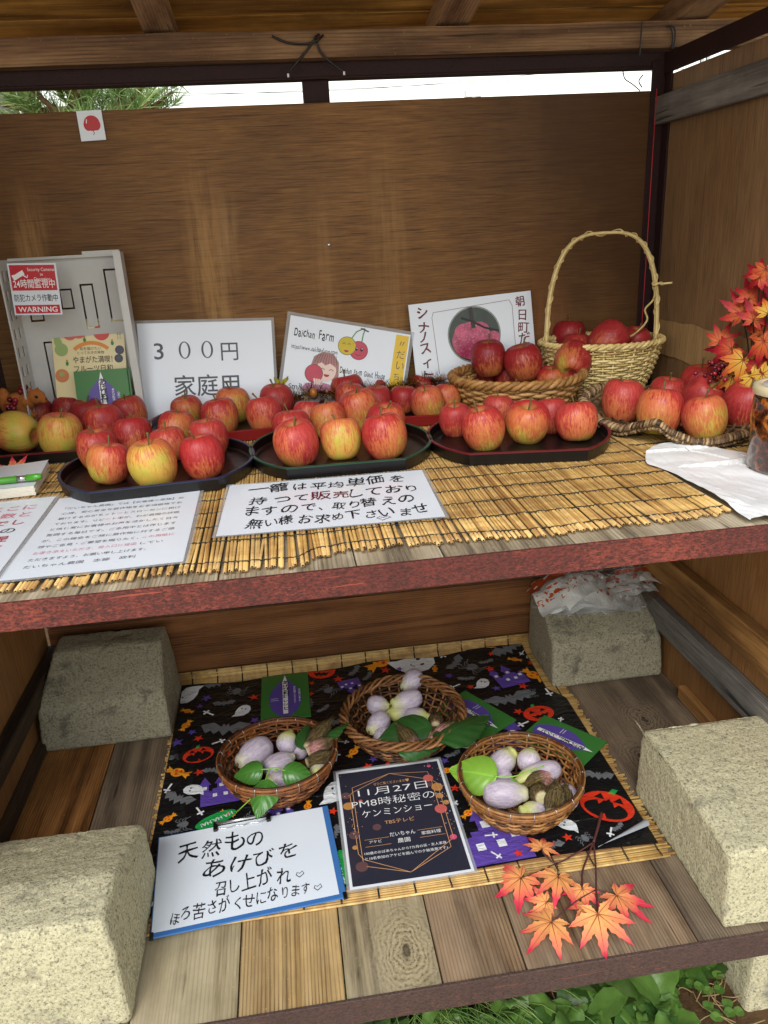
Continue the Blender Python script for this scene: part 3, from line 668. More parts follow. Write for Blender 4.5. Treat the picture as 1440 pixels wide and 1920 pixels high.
put(candy, [(349, 1361, 16, 65), (333, 1449, 24, -30), (484, 1266, 18, 50), (663, 1410, 17, 55), (577, 1512, 15, 80), (315, 1536, 16, 40), (917, 1208, 22, 85), (1000, 1266, 24, -60), (715, 1245, 30, 35), (838, 1445, 15, 20), (648, 1605, 16, 10)], 18)
put(pumpkin, [(603, 1262, 26, -6), (1010, 1338, 30, 12)], 28)
put(pumpkin, [(372, 1416, 29, 10), (1138, 1512, 50, -35), (762, 1436, 40, 170)], 28, None, True)
put(castle, [(412, 1478, 44, 4), (658, 1288, 26, 190), (868, 1206, 24, 170), (952, 1266, 36, 12), (958, 1380, 52, -12), (522, 1522, 30, 200), (908, 1560, 88, 4)], 40)
used_ = [(p[0], p[1]) for p in A.mb.v[::5]]
for _ in range(900):
    x = HR.uniform(-.39, .46); y = HR.uniform(.19, .83)
    if min((x - a) ** 2 + (y - c) ** 2 for a, c in used_) < .026 ** 2: continue
    used_.append((x, y)); k = HR.randrange(7); s = HR.uniform(.010, .013); rt = HR.uniform(0, 360)
    if k < 2: star(x, y, s * .9, rt, HS['red'])
    elif k == 2: star(x, y, s * .9, rt, HS['purple'])
    elif k == 3: cross(x, y, s, rt)
    elif k == 4: bat(x, y, s * 2, rt)
    elif k == 5: spider(x, y, s * 1.3, rt)
    else: candy(x, y, s * 1.4, rt)
for (u, v, rx, ry, rt) in ((405, 1537, 38, 15, 24), (646, 1632, 44, 17, 96), (319, 1352, 22, 10, 80)):
    x, y = w_(u, v); A.ell(x, y, rx * PXM, ry * PXM, HS['green'], 2, rt)
x, y = w_(405, 1537); A.text('HA.HA.HA!', x, y + .003, .013, HS['white'], 3, rot=204, al='c', off=.01)
x, y = w_(640, 1634); A.text('HAPPY', x + .010, y, .014, HS['white'], 3, rot=-84, al='c', off=.01); A.text('HALLOWEEN', x - .008, y, .014, HS['white'], 3, rot=-84, al='c', off=.01)
# keep the printing inside the sheet
for i, p in enumerate(A.mb.v):
    x, y, z = p
    y = min(max(y, yfront(x) + .003), yback(x) - .003); x = min(max(x, hx(0, y) + .002), hx(1, y) - .002)
    A.mb.v[i] = (x, y, hz(x, y) + (z - hz(p[0], p[1])))
A.mb.v = [(p[0] - so_.x, p[1] - so_.y, p[2] - so_.z) for p in A.mb.v]
A.build('printed_motifs', sheet)

# ------------------------------------------------------------------ lacquer trays and apples
def lacquer(name, c, r=.16):
    m = Mt(name); n = m.noise(m.obj(), 60, 3); sp = m.ramp(m.n('TexVoronoi', {'Vector': m.obj(), 'Scale': 170}, 0), [(.03, 1.), (.06, 0.)])
    m.P(c=m.mix(m.math('MULTIPLY', sp, .35), c, '77746f'), r=m.math('MULTIPLY_ADD', n, .2, r + .12), spec=.4); return m.m
M['lac'] = lacquer('black lacquer', '0e0c0d'); M['lac_in'] = lacquer('brown black lacquer', '1a0d0b'); M['lac_red'] = lacquer('red lacquer', '7d1516', .22)
RIM = {k: plain('rim ' + k, c, .35, .1) for k, c in dict(blue='1b2440', green='17402f', red='5d1620', none='1a1a1c').items()}
def tray(cx, cy, rot, label, side, floor, rim, a=.156, bb=.134, s=.093):
    root = thing('lacquer_tray', label, 'tray', Matrix.Translation((cx, cy, MZ)) @ Matrix.Rotation(rad(rot), 4, 'Z'), 'oblong lacquer trays')
    r = ((a - s) ** 2 + bb ** 2) / (2 * (a - s)); c = a - r
    th = math.asin(min(1, bb / r)); out = []
    for i in range(25):
        t = -th + 2 * th * i / 24; out.append(Vector((c + r * math.cos(t), r * math.sin(t), 0)))
    out += [Vector((-p.x, -p.y, 0)) for p in out]
    def ring(off, z):
        n = len(out); vs = []
        for i in range(n):
            t0 = (out[i] - out[i - 1]); t1 = (out[(i + 1) % n] - out[i])
            n0 = Vector((t0.y, -t0.x, 0)).normalized(); n1 = Vector((t1.y, -t1.x, 0)).normalized(); q = (n0 + n1); q = q / max(.5, q.length ** 2 / 2)
            p = out[i] + q * off; vs.append((p.x, p.y, z))
        return vs
    n = len(out)
    def band(mb, R, mat=0, smooth=False):
        o = [v for r_ in R for v in r_]
        mb.add(o, [(i * n + j, i * n + (j + 1) % n, (i + 1) * n + (j + 1) % n, (i + 1) * n + j) for i in range(len(R) - 1) for j in range(n)], mat, smooth)
    b = MB(); band(b, [ring(-.006, 0), ring(-.003, .001), ring(0, .0195)]); b.add(ring(-.006, 0), [tuple(range(n - 1, -1, -1))], 0, False)
    band(b, [ring(-.0045, .0195), ring(-.0055, .006), ring(-.009, .004)], 1); b.add(ring(-.009, .004), [tuple(range(n))], 1, False)
    b.build('tray_body', [side, floor], root)
    b = MB(); band(b, [ring(.0003, .0188), ring(.0003, .0206), ring(-.0008, .0212), ring(-.0038, .0212), ring(-.0048, .0206), ring(-.0048, .0188)]); b.build('rim', rim, root)
    return root
tray(-.505, .692, -2, 'black lacquer tray with a thin red rim line at the far left before the crate', M['lac'], M['lac_in'], RIM['red'])
tray(-.300, .440, 5, 'black lacquer tray with a dark blue rim nearest the printed notice', M['lac'], M['lac_in'], RIM['blue'])
tray(-.205, .735, 3, 'red sided lacquer tray in the rear row in front of the price card', M['lac_red'], M['lac'], M['lac_red'])
tray(.002, .466, -1, 'black lacquer tray with a green rim behind the handwritten brush sign', M['lac'], M['lac_in'], RIM['green'])
tray(.125, .742, -5, 'red sided lacquer tray in the rear row left of the wicker basket', M['lac_red'], M['lac'], M['lac_red'])
tray(.306, .442, -9, 'black lacquer tray with a red rim line in front of the wicker basket', M['lac'], M['lac'], RIM['red'])

def apple_material():
    m = Mt('apple skin'); v = m.obj()
    oc = m.n('ObjectInfo', out=1); sep = m.t.nodes.new('ShaderNodeSeparateColor'); m.put(sep.inputs[0], oc); Y, AZ, DK = sep.outputs[0], sep.outputs[1], sep.outputs[2]
    rn = m.rand(); xyz = m.t.nodes.new('ShaderNodeSeparateXYZ'); m.put(xyz.inputs[0], v); x, y, z = xyz.outputs[0], xyz.outputs[1], xyz.outputs[2]
    ln = m.math('MAXIMUM', m.math('SQRT', m.math('ADD', m.math('MULTIPLY', x, x), m.math('MULTIPLY', y, y))), .001)
    nx = m.math('DIVIDE', x, ln); ny = m.math('DIVIDE', y, ln)
    sv = m.n('CombineXYZ', {0: m.math('ADD', nx, m.math('MULTIPLY', rn, 40)), 1: ny, 2: m.math('MULTIPLY', z, .22)})
    st = m.noise(sv, 11, 4, .7); st2 = m.noise(sv, 30, 3, .6); blot = m.noise(m.vmath('ADD', v, m.n('CombineXYZ', {0: m.math('MULTIPLY', rn, 17), 1: 0., 2: m.math('MULTIPLY', rn, 5)})), 1.3, 3, .6)
    a = m.math('MULTIPLY', AZ, 2 * PI)
    d = m.math('ADD', m.math('MULTIPLY', nx, m.math('COSINE', a)), m.math('MULTIPLY', ny, m.math('SINE', a)))
    e = m.math('MULTIPLY_ADD', d, .30, m.math('MULTIPLY', m.math('SUBTRACT', Y, .5), 1.05))
    e = m.math('ADD', e, m.math('MULTIPLY', m.math('SUBTRACT', blot, .5), .75)); e = m.math('MULTIPLY_ADD', m.math('SUBTRACT', st, .5), 1.15, e); e = m.math('MULTIPLY_ADD', m.math('SUBTRACT', st2, .5), .5, e)
    e = m.math('MULTIPLY_ADD', z, -.26, m.math('ADD', e, m.math('MULTIPLY_ADD', m.math('FRACT', m.math('MULTIPLY', rn, 7.3)), .26, .02)))
    red = m.mix(m.ramp(m.math('ADD', m.math('MULTIPLY', st, .6), m.math('MULTIPLY', st2, .4)), [(.36, 0.), (.66, 1.)]), m.mix(rn, (.26, .008, .016), (.32, .016, .022)), m.mix(rn, (.50, .038, .034), (.58, .085, .060)))
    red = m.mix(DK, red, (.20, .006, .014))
    yel = m.mix(m.ramp(blot, [(.4, 0.), (.65, 1.)]), (.70, .40, .075), (.46, .43, .06))
    col = m.mix(m.ramp(e, [(.30, 0.), (.42, .35), (.62, .82), (.85, 1.)]), red, yel)
    col = m.mix(m.ramp(e, [(.0, .0), (.26, .5), (.5, 0.)]), col, (.70, .26, .07))
    # stem bowl: greenish russet
    bowl = m.math('MULTIPLY', m.ramp(ln, [(.10, 1.), (.42, 0.)]), m.ramp(z, [(.40, 0.), (.6, 1.)]))
    col = m.mix(m.math('MULTIPLY', bowl, m.ramp(st, [(.3, .95), (.7, .5)])), col, (.42, .32, .075))
    vo = m.n('TexVoronoi', {'Vector': v, 'Scale': 11}, 0)
    col = m.mix(m.ramp(vo, [(.05, .6), (.10, 0.)]), col, (.80, .58, .36))
    bl = m.noise(v, 3, 3)
    m.P(c=col, r=m.math('MULTIPLY_ADD', bl, .28, .30), spec=.36, sss=.0, nrm=m.bump(m.noise(v, 6, 3), .05, .02)); return m.m
M['apple'] = apple_material(); M['stem'] = plain('apple stem', '6f5a2e', .7, .3)
prof = [(.0005, .56), (.06, .57), (.15, .65), (.27, .77), (.42, .855), (.60, .85), (.79, .72), (.93, .49), (.995, .18), (.985, -.12), (.89, -.44), (.74, -.70), (.58, -.84), (.44, -.89), (.32, -.87), (.2, -.80), (.08, -.75), (.0005, -.74)]
pp = cr([(a, c, 0) for a, c in prof], 2); prof = [(max(.0005, p.x), p.y) for p in pp]
APM = []; STM = []
for k in range(10):
    rk = random.Random(50 + k); p5 = rk.uniform(0, 6); am = rk.uniform(.012, .03); lop = rk.uniform(.05, .13); la = rk.uniform(0, 6); tall = rk.uniform(.97, 1.12)
    def mod(q, a, i, p5=p5, am=am, lop=lop, la=la, tall=tall, k=k):
        lw = max(0, -q.z) ** 1.0 + .25 * max(0, q.z)
        f = 1 + am * math.cos(5 * a + p5) * lw + lop * .5 * math.cos(a - la) + .012 * noise.noise((math.cos(a) * 2, math.sin(a) * 2, k + q.z))
        return Vector((q.x * f, q.y * f, q.z * tall * (1 + lop * math.cos(a - la + 1) * min(1, (q.x ** 2 + q.y ** 2) * 1.3))))
    b = MB(); b.lathe(prof, 36, 0, None, mod)
    o = b.build('apple', M['apple']); APM.append(o.data); bpy.data.objects.remove(o)
    b = MB(); lx, ly = rk.uniform(-.3, .3), rk.uniform(-.3, .3); h = rk.uniform(1.12, 1.45)
    b.tube(cr([(0, 0, .58), (lx * .3, ly * .3, .8), (lx, ly, h)], 4), [.036] * 6 + [.042, .05, .064], 7)
    o = b.build('stem', M['stem']); STM.append(o.data); bpy.data.objects.remove(o)
APPLES = []
def apples(zt, rows, group, tilt=14, rmax=.0395, rmin=.026, seedk=0):
    items = []
    for q in rows:
        u, v, wd, yl, az, dk, label = q[:7]; ex = q[7] if len(q) > 7 else {}
        R = .035; z = ex.get('z', zt)
        for _ in range(5):
            P = at(u, v, z + .86 * R); R = min(rmax, max(rmin, wd / 2 * depth(P) / FPX))
        items.append([P, R, yl, az, dk, label, ex, z])
    for _ in range(40):
        for i in range(len(items)):
            for j in range(i):
                a, c = items[i], items[j]
                if abs(a[7] - c[7]) > .02: continue
                d = a[0] - c[0]; d.z = 0; L = max(d.length, 1e-4); need = (a[1] + c[1]) * .955
                if L < need: d *= (need - L) / L * .5; a[0] += d; c[0] -= d
    for P, R, yl, az, dk, label, ex, z in items:
        k = rnd.randrange(10); o = bpy.data.objects.new('apple', APM[k]); COL.objects.link(o)
        t = ex.get('tilt'); 
        if t is None: ta, td = rnd.uniform(2, tilt), rnd.uniform(0, 360)
        else: ta, td = t
        ax = Vector((-math.sin(rad(td)), math.cos(rad(td)), 0)); spin = rnd.uniform(0, 360)
        Rm = Matrix.Rotation(rad(ta), 4, ax) @ Matrix.Rotation(rad(spin), 4, 'Z')
        o.matrix_world = Matrix.Translation((P.x, P.y, z + .86 * R)) @ Rm @ Matrix.Scale(R, 4)
        # az: 0 = yellow flank faces the viewer, 90 = right, -90 = left; to the apple's own angle
        world = -90 + az
        o.color = (yl, ((world - spin) / 360) % 1, dk, 1)
        tag(o, label, 'apple', group)
        s = bpy.data.objects.new('stem', STM[k]); COL.objects.link(s); s.parent = o
        APPLES.append(o)
TZ = MZ + .0043
apples(TZ, [
 (33, 810, 80, .66, 30, .1, 'apple lying on its side with a yellow-green cheek, leftmost on the far left tray', dict(tilt=(82, 155))),
 (67, 777, 62, .15, 0, .5, 'dark red apple speckled with white dots under the squirrel figurine'),
 (113, 815, 82, .70, 25, .0, 'yellow streaked apple at the front of the far left tray'),
 (130, 770, 62, .16, 0, .5, 'deep red apple with an upright stem just below the fruit brochure', dict(z=TZ + .004)),
 (167, 780, 64, .12, 0, .45, 'shaded dark red apple in the middle of the far left tray'),
 (205, 760, 70, .62, 10, .1, 'rearmost yellow flushed apple covering the foot of the green booklet'),
 (193, 797, 76, .28, -20, .1, 'orange red apple at the right front of the far left tray'),
 (241, 777, 66, .36, 60, .3, 'red apple with a yellow splash by its stem, rightmost on the far left tray'),
], 'apples on the far left tray')
apples(TZ, [
 (186, 842, 76, .24, -30, .1, 'red apple half hidden at the left edge of the blue-rimmed tray'),
 (205, 868, 82, .42, -60, .0, 'front left apple of the blue-rimmed tray, red with a pale yellowish left cheek'),
 (288, 870, 90, .74, -20, .0, 'large orange-yellow apple at the front middle of the blue-rimmed tray'),
 (380, 856, 82, .16, 0, .0, 'crimson apple with a bent stem at the front right of the blue-rimmed tray'),
 (247, 820, 74, .18, 0, .3, 'dark red apple at the back left of the blue-rimmed tray'),
 (315, 834, 72, .34, 30, .1, 'red and orange apple behind the large orange-yellow one'),
 (333, 806, 70, .45, 20, .2, 'rearmost apple of the blue-rimmed tray with a yellow dimple'),
 (392, 822, 74, .22, 0, .1, 'red apple at the back right of the blue-rimmed tray'),
], 'apples on the blue-rimmed tray')
apples(TZ, [
 (352, 770, 60, .42, 0, .3, 'dull orange apple at the left end of the rear red tray by the price card'),
 (412, 782, 70, .24, 30, .2, 'front apple of the rear red tray by the price card, greenish stem dip'),
 (437, 760, 66, .62, 20, .1, 'yellow sided apple in the middle of the rear red tray by the price card'),
 (405, 744, 56, .52, 0, .2, 'yellowish apple at the very back against the price card'),
 (365, 752, 56, .14, 0, .4, 'dark apple half covering the first character under the price'),
 (496, 777, 70, .22, -30, .2, 'red apple at the right front of the rear red tray by the price card'),
 (520, 753, 64, .14, 0, .35, 'deep red apple at the right end of the rear red tray by the price card'),
 (480, 738, 54, .30, 0, .2, 'small looking apple at the back right of the rear red tray by the price card'),
], 'apples on the rear red tray by the price card')
apples(TZ, [
 (557, 832, 85, .42, -70, .0, 'scarlet striped apple at the front left of the green-rimmed tray'),
 (638, 823, 78, .76, 20, .0, 'yellow and orange striped apple at the front middle of the green-rimmed tray'),
 (720, 818, 85, .30, 60, .0, 'round scarlet apple with an open stem dip at the front right of the green-rimmed tray'),
 (546, 802, 72, .32, 0, .1, 'apple showing only its top behind the scarlet striped one'),
 (578, 782, 60, .22, 0, .1, 'small red apple at the back left of the green-rimmed tray with a slanting stem'),
 (618, 788, 68, .52, -20, .0, 'orange apple between the two leftmost front ones of the green-rimmed tray'),
 (668, 772, 80, .48, 30, .0, 'broad orange red apple at the back centre of the green-rimmed tray'),
 (722, 792, 74, .36, 30, .1, 'apple hidden behind the round scarlet one with the open stem dip'),
], 'apples on the green-rimmed tray')
apples(TZ, [
 (650, 732, 64, .24, -30, .2, 'red apple at the left end of the rear red tray beside the tinsel'),
 (657, 746, 58, .34, 0, .1, 'orange red apple low at the left of the rear red tray beside the tinsel'),
 (712, 726, 54, .28, 0, .2, 'apple with a dark crooked stem at the back of the rear red tray'),
 (714, 752, 58, .16, 0, .35, 'dark red apple in the middle of the rear red tray beside the tinsel'),
 (752, 750, 54, .16, 0, .3, 'deep red apple just left of the yellowish one on the rear red tray'),
 (800, 757, 64, .62, 20, .05, 'yellowish apple with a long stem at the right front of the rear red tray'),
 (792, 726, 50, .24, 0, .2, 'apple peeping out behind the yellowish one on the rear red tray'),
 (837, 748, 56, .42, 50, .1, 'pinkish apple at the right end of the rear red tray by the wicker basket'),
], 'apples on the rear red tray by the tinsel')
apples(TZ, [
 (852, 788, 62, .20, 0, .15, 'red apple at the far left of the red-lined tray before the basket'),
 (905, 803, 82, .44, 0, .0, 'front left apple of the red-lined tray, orange red with a long slanting stem'),
 (988, 793, 84, .52, -30, .0, 'front middle apple of the red-lined tray, orange with a greenish base'),
 (1080, 790, 80, .20, 0, .0, 'bright red apple with a yellow stem dip at the right of the red-lined tray'),
 (1030, 780, 66, .10, 0, .2, 'crimson apple tucked behind the right front of the red-lined tray'),
 (935, 768, 60, .26, 0, .1, 'orange red apple at the back left of the red-lined tray'),
 (958, 752, 64, .24, 0, .1, 'rearmost red apple of the red-lined tray touching the wicker basket'),
], 'apples on the red-lined tray')
# ------------------------------------------------------------------ woven baskets
def wick(name, a, b_, c, r=.5):
    m = Mt(name); n = m.noise(m.obj(), 70, 4, .7); i = m.isl()
    col = m.ramp(m.math('ADD', m.math('MULTIPLY', n, .6), m.math('MULTIPLY', i, .4)), [(.3, c), (.5, b_), (.72, a)])
    m.P(c=col, r=r, spec=.35, nrm=m.bump(n, .3, .0008)); return m.m
M['willow'] = wick('brown willow', '96693f', '6c4424', '3a2212'); M['willow_red'] = wick('reddish willow', '9c6438', '744220', '3e200e')
M['willow_gold'] = wick('golden willow', 'ad7e4a', '86572c', '4c2d15'); M['rattan'] = wick('rattan', 'c79a62', 'a37642', '69471f')
M['straw'] = wick('pale paper rope', 'f3e0a4', 'e0c888', 'b0965a'); M['vine'] = wick('dark vine', '8d7352', '54402c', '221912'); M['vine_hi'] = wick('vine rim', 'b79a70', '6d543a', '2c2016')
def basket(root, rx, ry, r0, H, rows, stakes, tr, mat, rimkind, seed, flat=1.0, bulge=.10, wob=.0, rimtube=.004, wire=False):
    r = random.Random(seed); sub = 4
    def prof(t): return r0 + (1 - r0) * (t ** .75) + bulge * math.sin(PI * t) * .5
    def P(a, t, off=0, z=None):
        k = prof(t) ; zz = H * t if z is None else z
        zz += wob * math.sin(2 * a + seed) * t
        return Vector(((rx * k + off) * math.cos(a), (ry * k + off) * math.sin(a), zz))
    b = MB()
    for i in range(stakes):                 # uprights
        a = 2 * PI * i / stakes
        b.tube([P(a, j / 7) for j in range(8)], tr * .95, 5)
    b.build('stakes', mat, root)
    b = MB()
    for k in range(rows):
        t = (k + .5) / rows; n = stakes * sub; pts = []; ph = r.uniform(0, 9)
        for i in range(n):
            a = 2 * PI * i / n
            pts.append(P(a, t, tr * 1.15 * math.cos(stakes / 2 * a + PI * k) + tr * .25 * noise.noise((a * 3, k, ph)), H * t + tr * .6 * noise.noise((math.cos(a) * 4, math.sin(a) * 4, k * .7 + seed))))
        b.tube(pts, tr * r.uniform(.85, 1.12), 5, True, 0, flat=flat, ref=(0, 0, 1) if flat != 1 else None)
    b.build('weave', mat, root)
    b = MB()                                 # base
    for k in range(int(8)):
        q = (k + 1) / 8 * r0
        b.tube([(rx * q * math.cos(2 * PI * i / 40), ry * q * math.sin(2 * PI * i / 40), .002 + .001 * ((i + k) % 2)) for i in range(40)], tr * 1.6, 5, True)
    b.lathe([(.0005, .001), (r0 * 1.0, .001)], 40, 0, Matrix.Diagonal((rx, ry, 1, 1)))
    b.build('base', mat, root)
    b = MB()
    if rimkind == 'twist':
        n = 120; 
        for s in range(3):
            pts = []
            for i in range(n):
                a = 2 * PI * i / n; c = stakes * .5 * a + s * 2 * PI / 3; c = round(stakes * .5) * a + s * 2.094
                p = P(a, 1); pts.append(Vector((p.x, p.y, p.z)) + Vector((math.cos(a), math.sin(a), 0)) * (rimtube * .9 * math.cos(c)) + Vector((0, 0, rimtube * .9 * math.sin(c))))
            b.tube(pts, rimtube * .85, 6, True)
    elif rimkind == 'wrap':                  # straight canes bound with thin wire
        for dz, off in ((-.001, -tr), (.001, tr), (.0035, 0)):
            b.tube([P(2 * PI * i / 80, 1, off) + Vector((0, 0, dz + .0008 * noise.noise((i * .3, dz * 900, seed)))) for i in range(80)], rimtube * .7, 6, True)
        for dz in (-.011, -.007): b.tube([P(2 * PI * i / 80, 1, tr * .6) + Vector((0, 0, dz)) for i in range(80)], rimtube * .55, 5, True)
    else:                                    # loose scalloped vine border
        for s in range(4):
            n = 110; pts = []
            for i in range(n):
                a = 2 * PI * i / n; c = 9 * a + s * PI / 2
                pts.append(P(a, 1, rimtube * 1.5 * math.cos(c)) + Vector((0, 0, rimtube * 1.3 * math.sin(c) + .003 * noise.noise((math.cos(a) * 3, math.sin(a) * 3, s + seed)))))
            b.tube(pts, rimtube * .62, 5, True)
    b.build('rim', mat, root)
    if wire:
        for i in range(18):
            b = MB(); a = 2 * PI * (i + .5) / 18; p = P(a, 1); rdv = Vector((math.cos(a), math.sin(a), 0))
            b.tube([p + rdv * (.006 * math.cos(c)) + Vector((0, 0, -.004 + .010 * math.sin(c))) for c in [2 * PI * j / 8 for j in range(8)]], .0006, 4, True); b.build('binding_wire', M['chrome'], root)
    return P
LB = HZ + .0015
bk1 = thing('willow_basket', 'round brown willow basket of purple fruit on the left, above the white clipboard', 'basket', Matrix.Translation((-.166, .452, LB)) @ Matrix.Rotation(rad(20), 4, 'Z'), 'small baskets of akebi fruit')
basket(bk1, .113, .108, .62, .072, 12, 30, .0024, M['willow_red'], 'wrap', 2, wire=True)
bk2 = thing('willow_basket', 'rustic vine basket with a loose scalloped border, rearmost of the three low ones', 'basket', Matrix.Translation((.095, .538, LB)) @ Matrix.Rotation(rad(-10), 4, 'Z'), 'small baskets of akebi fruit')
basket(bk2, .124, .122, .55, .070, 11, 34, .0026, M['willow'], 'vine', 5, wob=.004, rimtube=.0052)
bk3 = thing('willow_basket', 'round brown willow basket beside the maple branch, a bright green leaf over its rim', 'basket', Matrix.Translation((.276, .302, LB)) @ Matrix.Rotation(rad(55), 4, 'Z'), 'small baskets of akebi fruit')
basket(bk3, .114, .110, .62, .074, 13, 30, .0024, M['willow_gold'], 'wrap', 8, wire=True)

# wicker bowl of apples on the upper shelf
bg_ = thing('wicker_basket', 'shallow brown wicker basket with a braided rim heaped with dark red apples', 'basket', Matrix.Translation((.384, .700, MZ)) @ Matrix.Rotation(rad(15), 4, 'Z'))
basket(bg_, .132, .128, .70, .068, 11, 32, .0028, M['rattan'], 'twist', 12, flat=1.35, rimtube=.0062, bulge=.06)
# tall pale basket with a hoop handle
bh = thing('handled_basket', 'pale straw basket with a tall hoop handle in the rear right corner', 'basket', Matrix.Translation((.590, .772, MZ)) @ Matrix.Rotation(rad(-6), 4, 'Z'))
basket(bh, .127, .098, .66, .112, 22, 36, .0024, M['straw'], 'twist', 21, rimtube=.0044, bulge=.02)
b = MB(); hp_ = []
for i in range(49):
    t = PI * i / 48; ct = math.cos(t); hp_.append(Vector((-.117 * (1 if abs(ct) > .999 else 1) * math.copysign(abs(ct) ** .62, ct), 0, .10 + .228 * (math.sin(t) ** .80 if math.sin(t) > 0 else 0))))
for s in range(3): b.tube([p + Vector((.002 * math.cos(s * 2.1), .0042 * math.sin(s * 2.1), 0)) for p in hp_], .0033, 6)
b.build('handle', M['straw'], bh)
b = MB(); full = cr(hp_, 6); n = len(full); pts = []
for i, p in enumerate(full):
    c = i * .30; q = full[min(i + 1, n - 1)] - full[max(i - 1, 0)]; q.normalize(); s1 = Vector((0, 1, 0)); s2 = q.cross(s1); pts.append(p + (s1 * math.cos(c) * .0078 + s2 * math.sin(c) * .0058))
b.tube(pts, .0013, 5); b.build('handle_wrap', M['straw'], bh)
b = MB(); q = Vector((.113, 0, .222)); b.tube([q + Vector((.010 * math.cos(c), .009 * math.sin(c), .002 * math.sin(3 * c))) for c in [2 * PI * j / 14 for j in range(15)]], .0024, 5)
b.tube(cr([q + Vector((.008, -.006, 0)), q + Vector((.026, -.012, .002))], 4), .0024, 5)
b.tube(cr([q + Vector((-.006, -.008, -.004)), q + Vector((-.012, -.014, -.03)), q + Vector((-.030, -.02, -.048)), q + Vector((-.026, -.025, -.070)), q + Vector((-.05, -.03, -.094)), q + Vector((-.075, -.035, -.104))], 6), .0022, 5)
b.build('loose_end', M['straw'], bh)
# twisted vine tray
vt = thing('vine_tray', 'dark twisted vine tray with curling edges holding seven apples on the right', 'woven tray', (.60, .475, MZ)); vo_ = vt.location.copy()
cn = [aty(1090, 748, .60), at(1112, 782, .03), at(1160, 806, .018), at(1200, 800, .032), at(1232, 797, .043), at(1262, 815, .029), at(1308, 831, .016), at(1360, 826, .018), at(1412, 806, .020), Vector((.725, .43, .03)), Vector((.72, .56, .035)), Vector((.62, .64, .03)), Vector((.55, .65, .045))]
loop = cr(cn + [cn[0]], 10)[:-1]; ctr = Vector((.60, .50, .0085))
b = MB(); n = len(loop); K = 10
def ins(i, j): 
    t = j / K; p = ctr.lerp(loop[i], t); p.z = .0085 + (loop[i].z - .0085) * t ** 2.6; return p
vs = [ins(i, j) for j in range(1, K + 1) for i in range(n)]
b.add(vs, [(j * n + i, j * n + (i + 1) % n, (j + 1) * n + (i + 1) % n, (j + 1) * n + i) for j in range(K - 1) for i in range(n)]); b.add([ins(i, 1) for i in range(n)], [tuple(range(n))])
for j in range(1, K): b.tube([ins(i, j) + Vector((0, 0, .001 + .0015 * ((i // 2 + j) % 2))) for i in range(n)], .0032, 5, True)
for i in range(0, n, 3): b.tube([ins(i, j) + Vector((0, 0, .001)) for j in range(1, K + 1)], .0022, 4)
b.build('tray_body', M['vine'], vt, vo_)
b = MB()
rim = cr(loop + [loop[0]], 4)[:-1]; N = len(rim); rv = random.Random(4)
for i in range(0, N, 2):
    p = rim[i]; q = (rim[(i + 2) % N] - rim[i - 2]).normalized(); o_ = Vector((p.x - ctr.x, p.y - ctr.y, 0)).normalized(); up = Vector((0, 0, 1))
    rr_ = .0075 + rv.uniform(-.001, .0012)
    b.tube([p + q * (.0075 * (c / PI - 1)) + (o_ * math.cos(c) + up * math.sin(c)) * rr_ for c in [2 * PI * j / 9 for j in range(9)]], .0024, 5)
b.tube(rim, .0058, 6, True); b.build('rim', M['vine_hi'], vt, vo_)

apples(MZ, [
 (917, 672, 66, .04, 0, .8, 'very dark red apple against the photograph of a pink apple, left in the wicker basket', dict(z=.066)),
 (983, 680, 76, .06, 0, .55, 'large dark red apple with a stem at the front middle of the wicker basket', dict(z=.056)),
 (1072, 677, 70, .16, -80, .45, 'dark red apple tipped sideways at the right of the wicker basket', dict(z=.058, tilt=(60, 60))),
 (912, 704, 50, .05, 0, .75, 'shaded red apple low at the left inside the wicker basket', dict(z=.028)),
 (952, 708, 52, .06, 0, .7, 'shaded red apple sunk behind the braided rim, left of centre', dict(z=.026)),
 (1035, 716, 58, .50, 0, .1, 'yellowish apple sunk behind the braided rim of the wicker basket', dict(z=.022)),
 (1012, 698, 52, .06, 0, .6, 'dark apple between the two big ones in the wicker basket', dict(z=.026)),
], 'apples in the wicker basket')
apples(MZ, [
 (1072, 632, 62, .10, 0, .55, 'dark red apple at the left in the pale handled basket', dict(z=.088)),
 (1080, 652, 56, .32, 0, .3, 'dull orange apple low at the left in the pale handled basket', dict(z=.072)),
 (1137, 638, 70, .10, 0, .5, 'large dark red apple in the middle of the pale handled basket', dict(z=.088, tilt=(55, 10))),
 (1193, 640, 54, .08, 0, .5, 'dark red apple under the loose straw end at the right of the handled basket', dict(z=.084)),
], 'apples in the handled basket')
apples(.015, [
 (1170, 752, 84, .26, -60, .0, 'red apple with a yellowish left cheek at the left of the vine tray', dict(z=.0115)),
 (1238, 772, 90, .46, -70, .0, 'pinkish orange apple right over the curled front rim of the vine tray', dict(z=.0115)),
 (1320, 784, 82, .52, 10, .0, 'orange and red flamed apple at the front of the vine tray', dict(z=.0115)),
 (1398, 762, 90, .06, 0, .25, 'largest deep crimson apple at the right of the vine tray', dict(z=.0115)),
 (1250, 738, 66, .30, 0, .1, 'apple with a greenish stem bowl behind the pinkish orange one', dict(z=.0115)),
 (1316, 746, 74, .10, 0, .3, 'crimson apple with a green tinged stem dip turned to the viewer', dict(z=.0115, tilt=(40, -60))),
 (1313, 722, 80, .34, 20, .05, 'rearmost apple of the vine tray with pale streaks from its stem', dict(z=.0115)),
], 'apples on the vine tray')

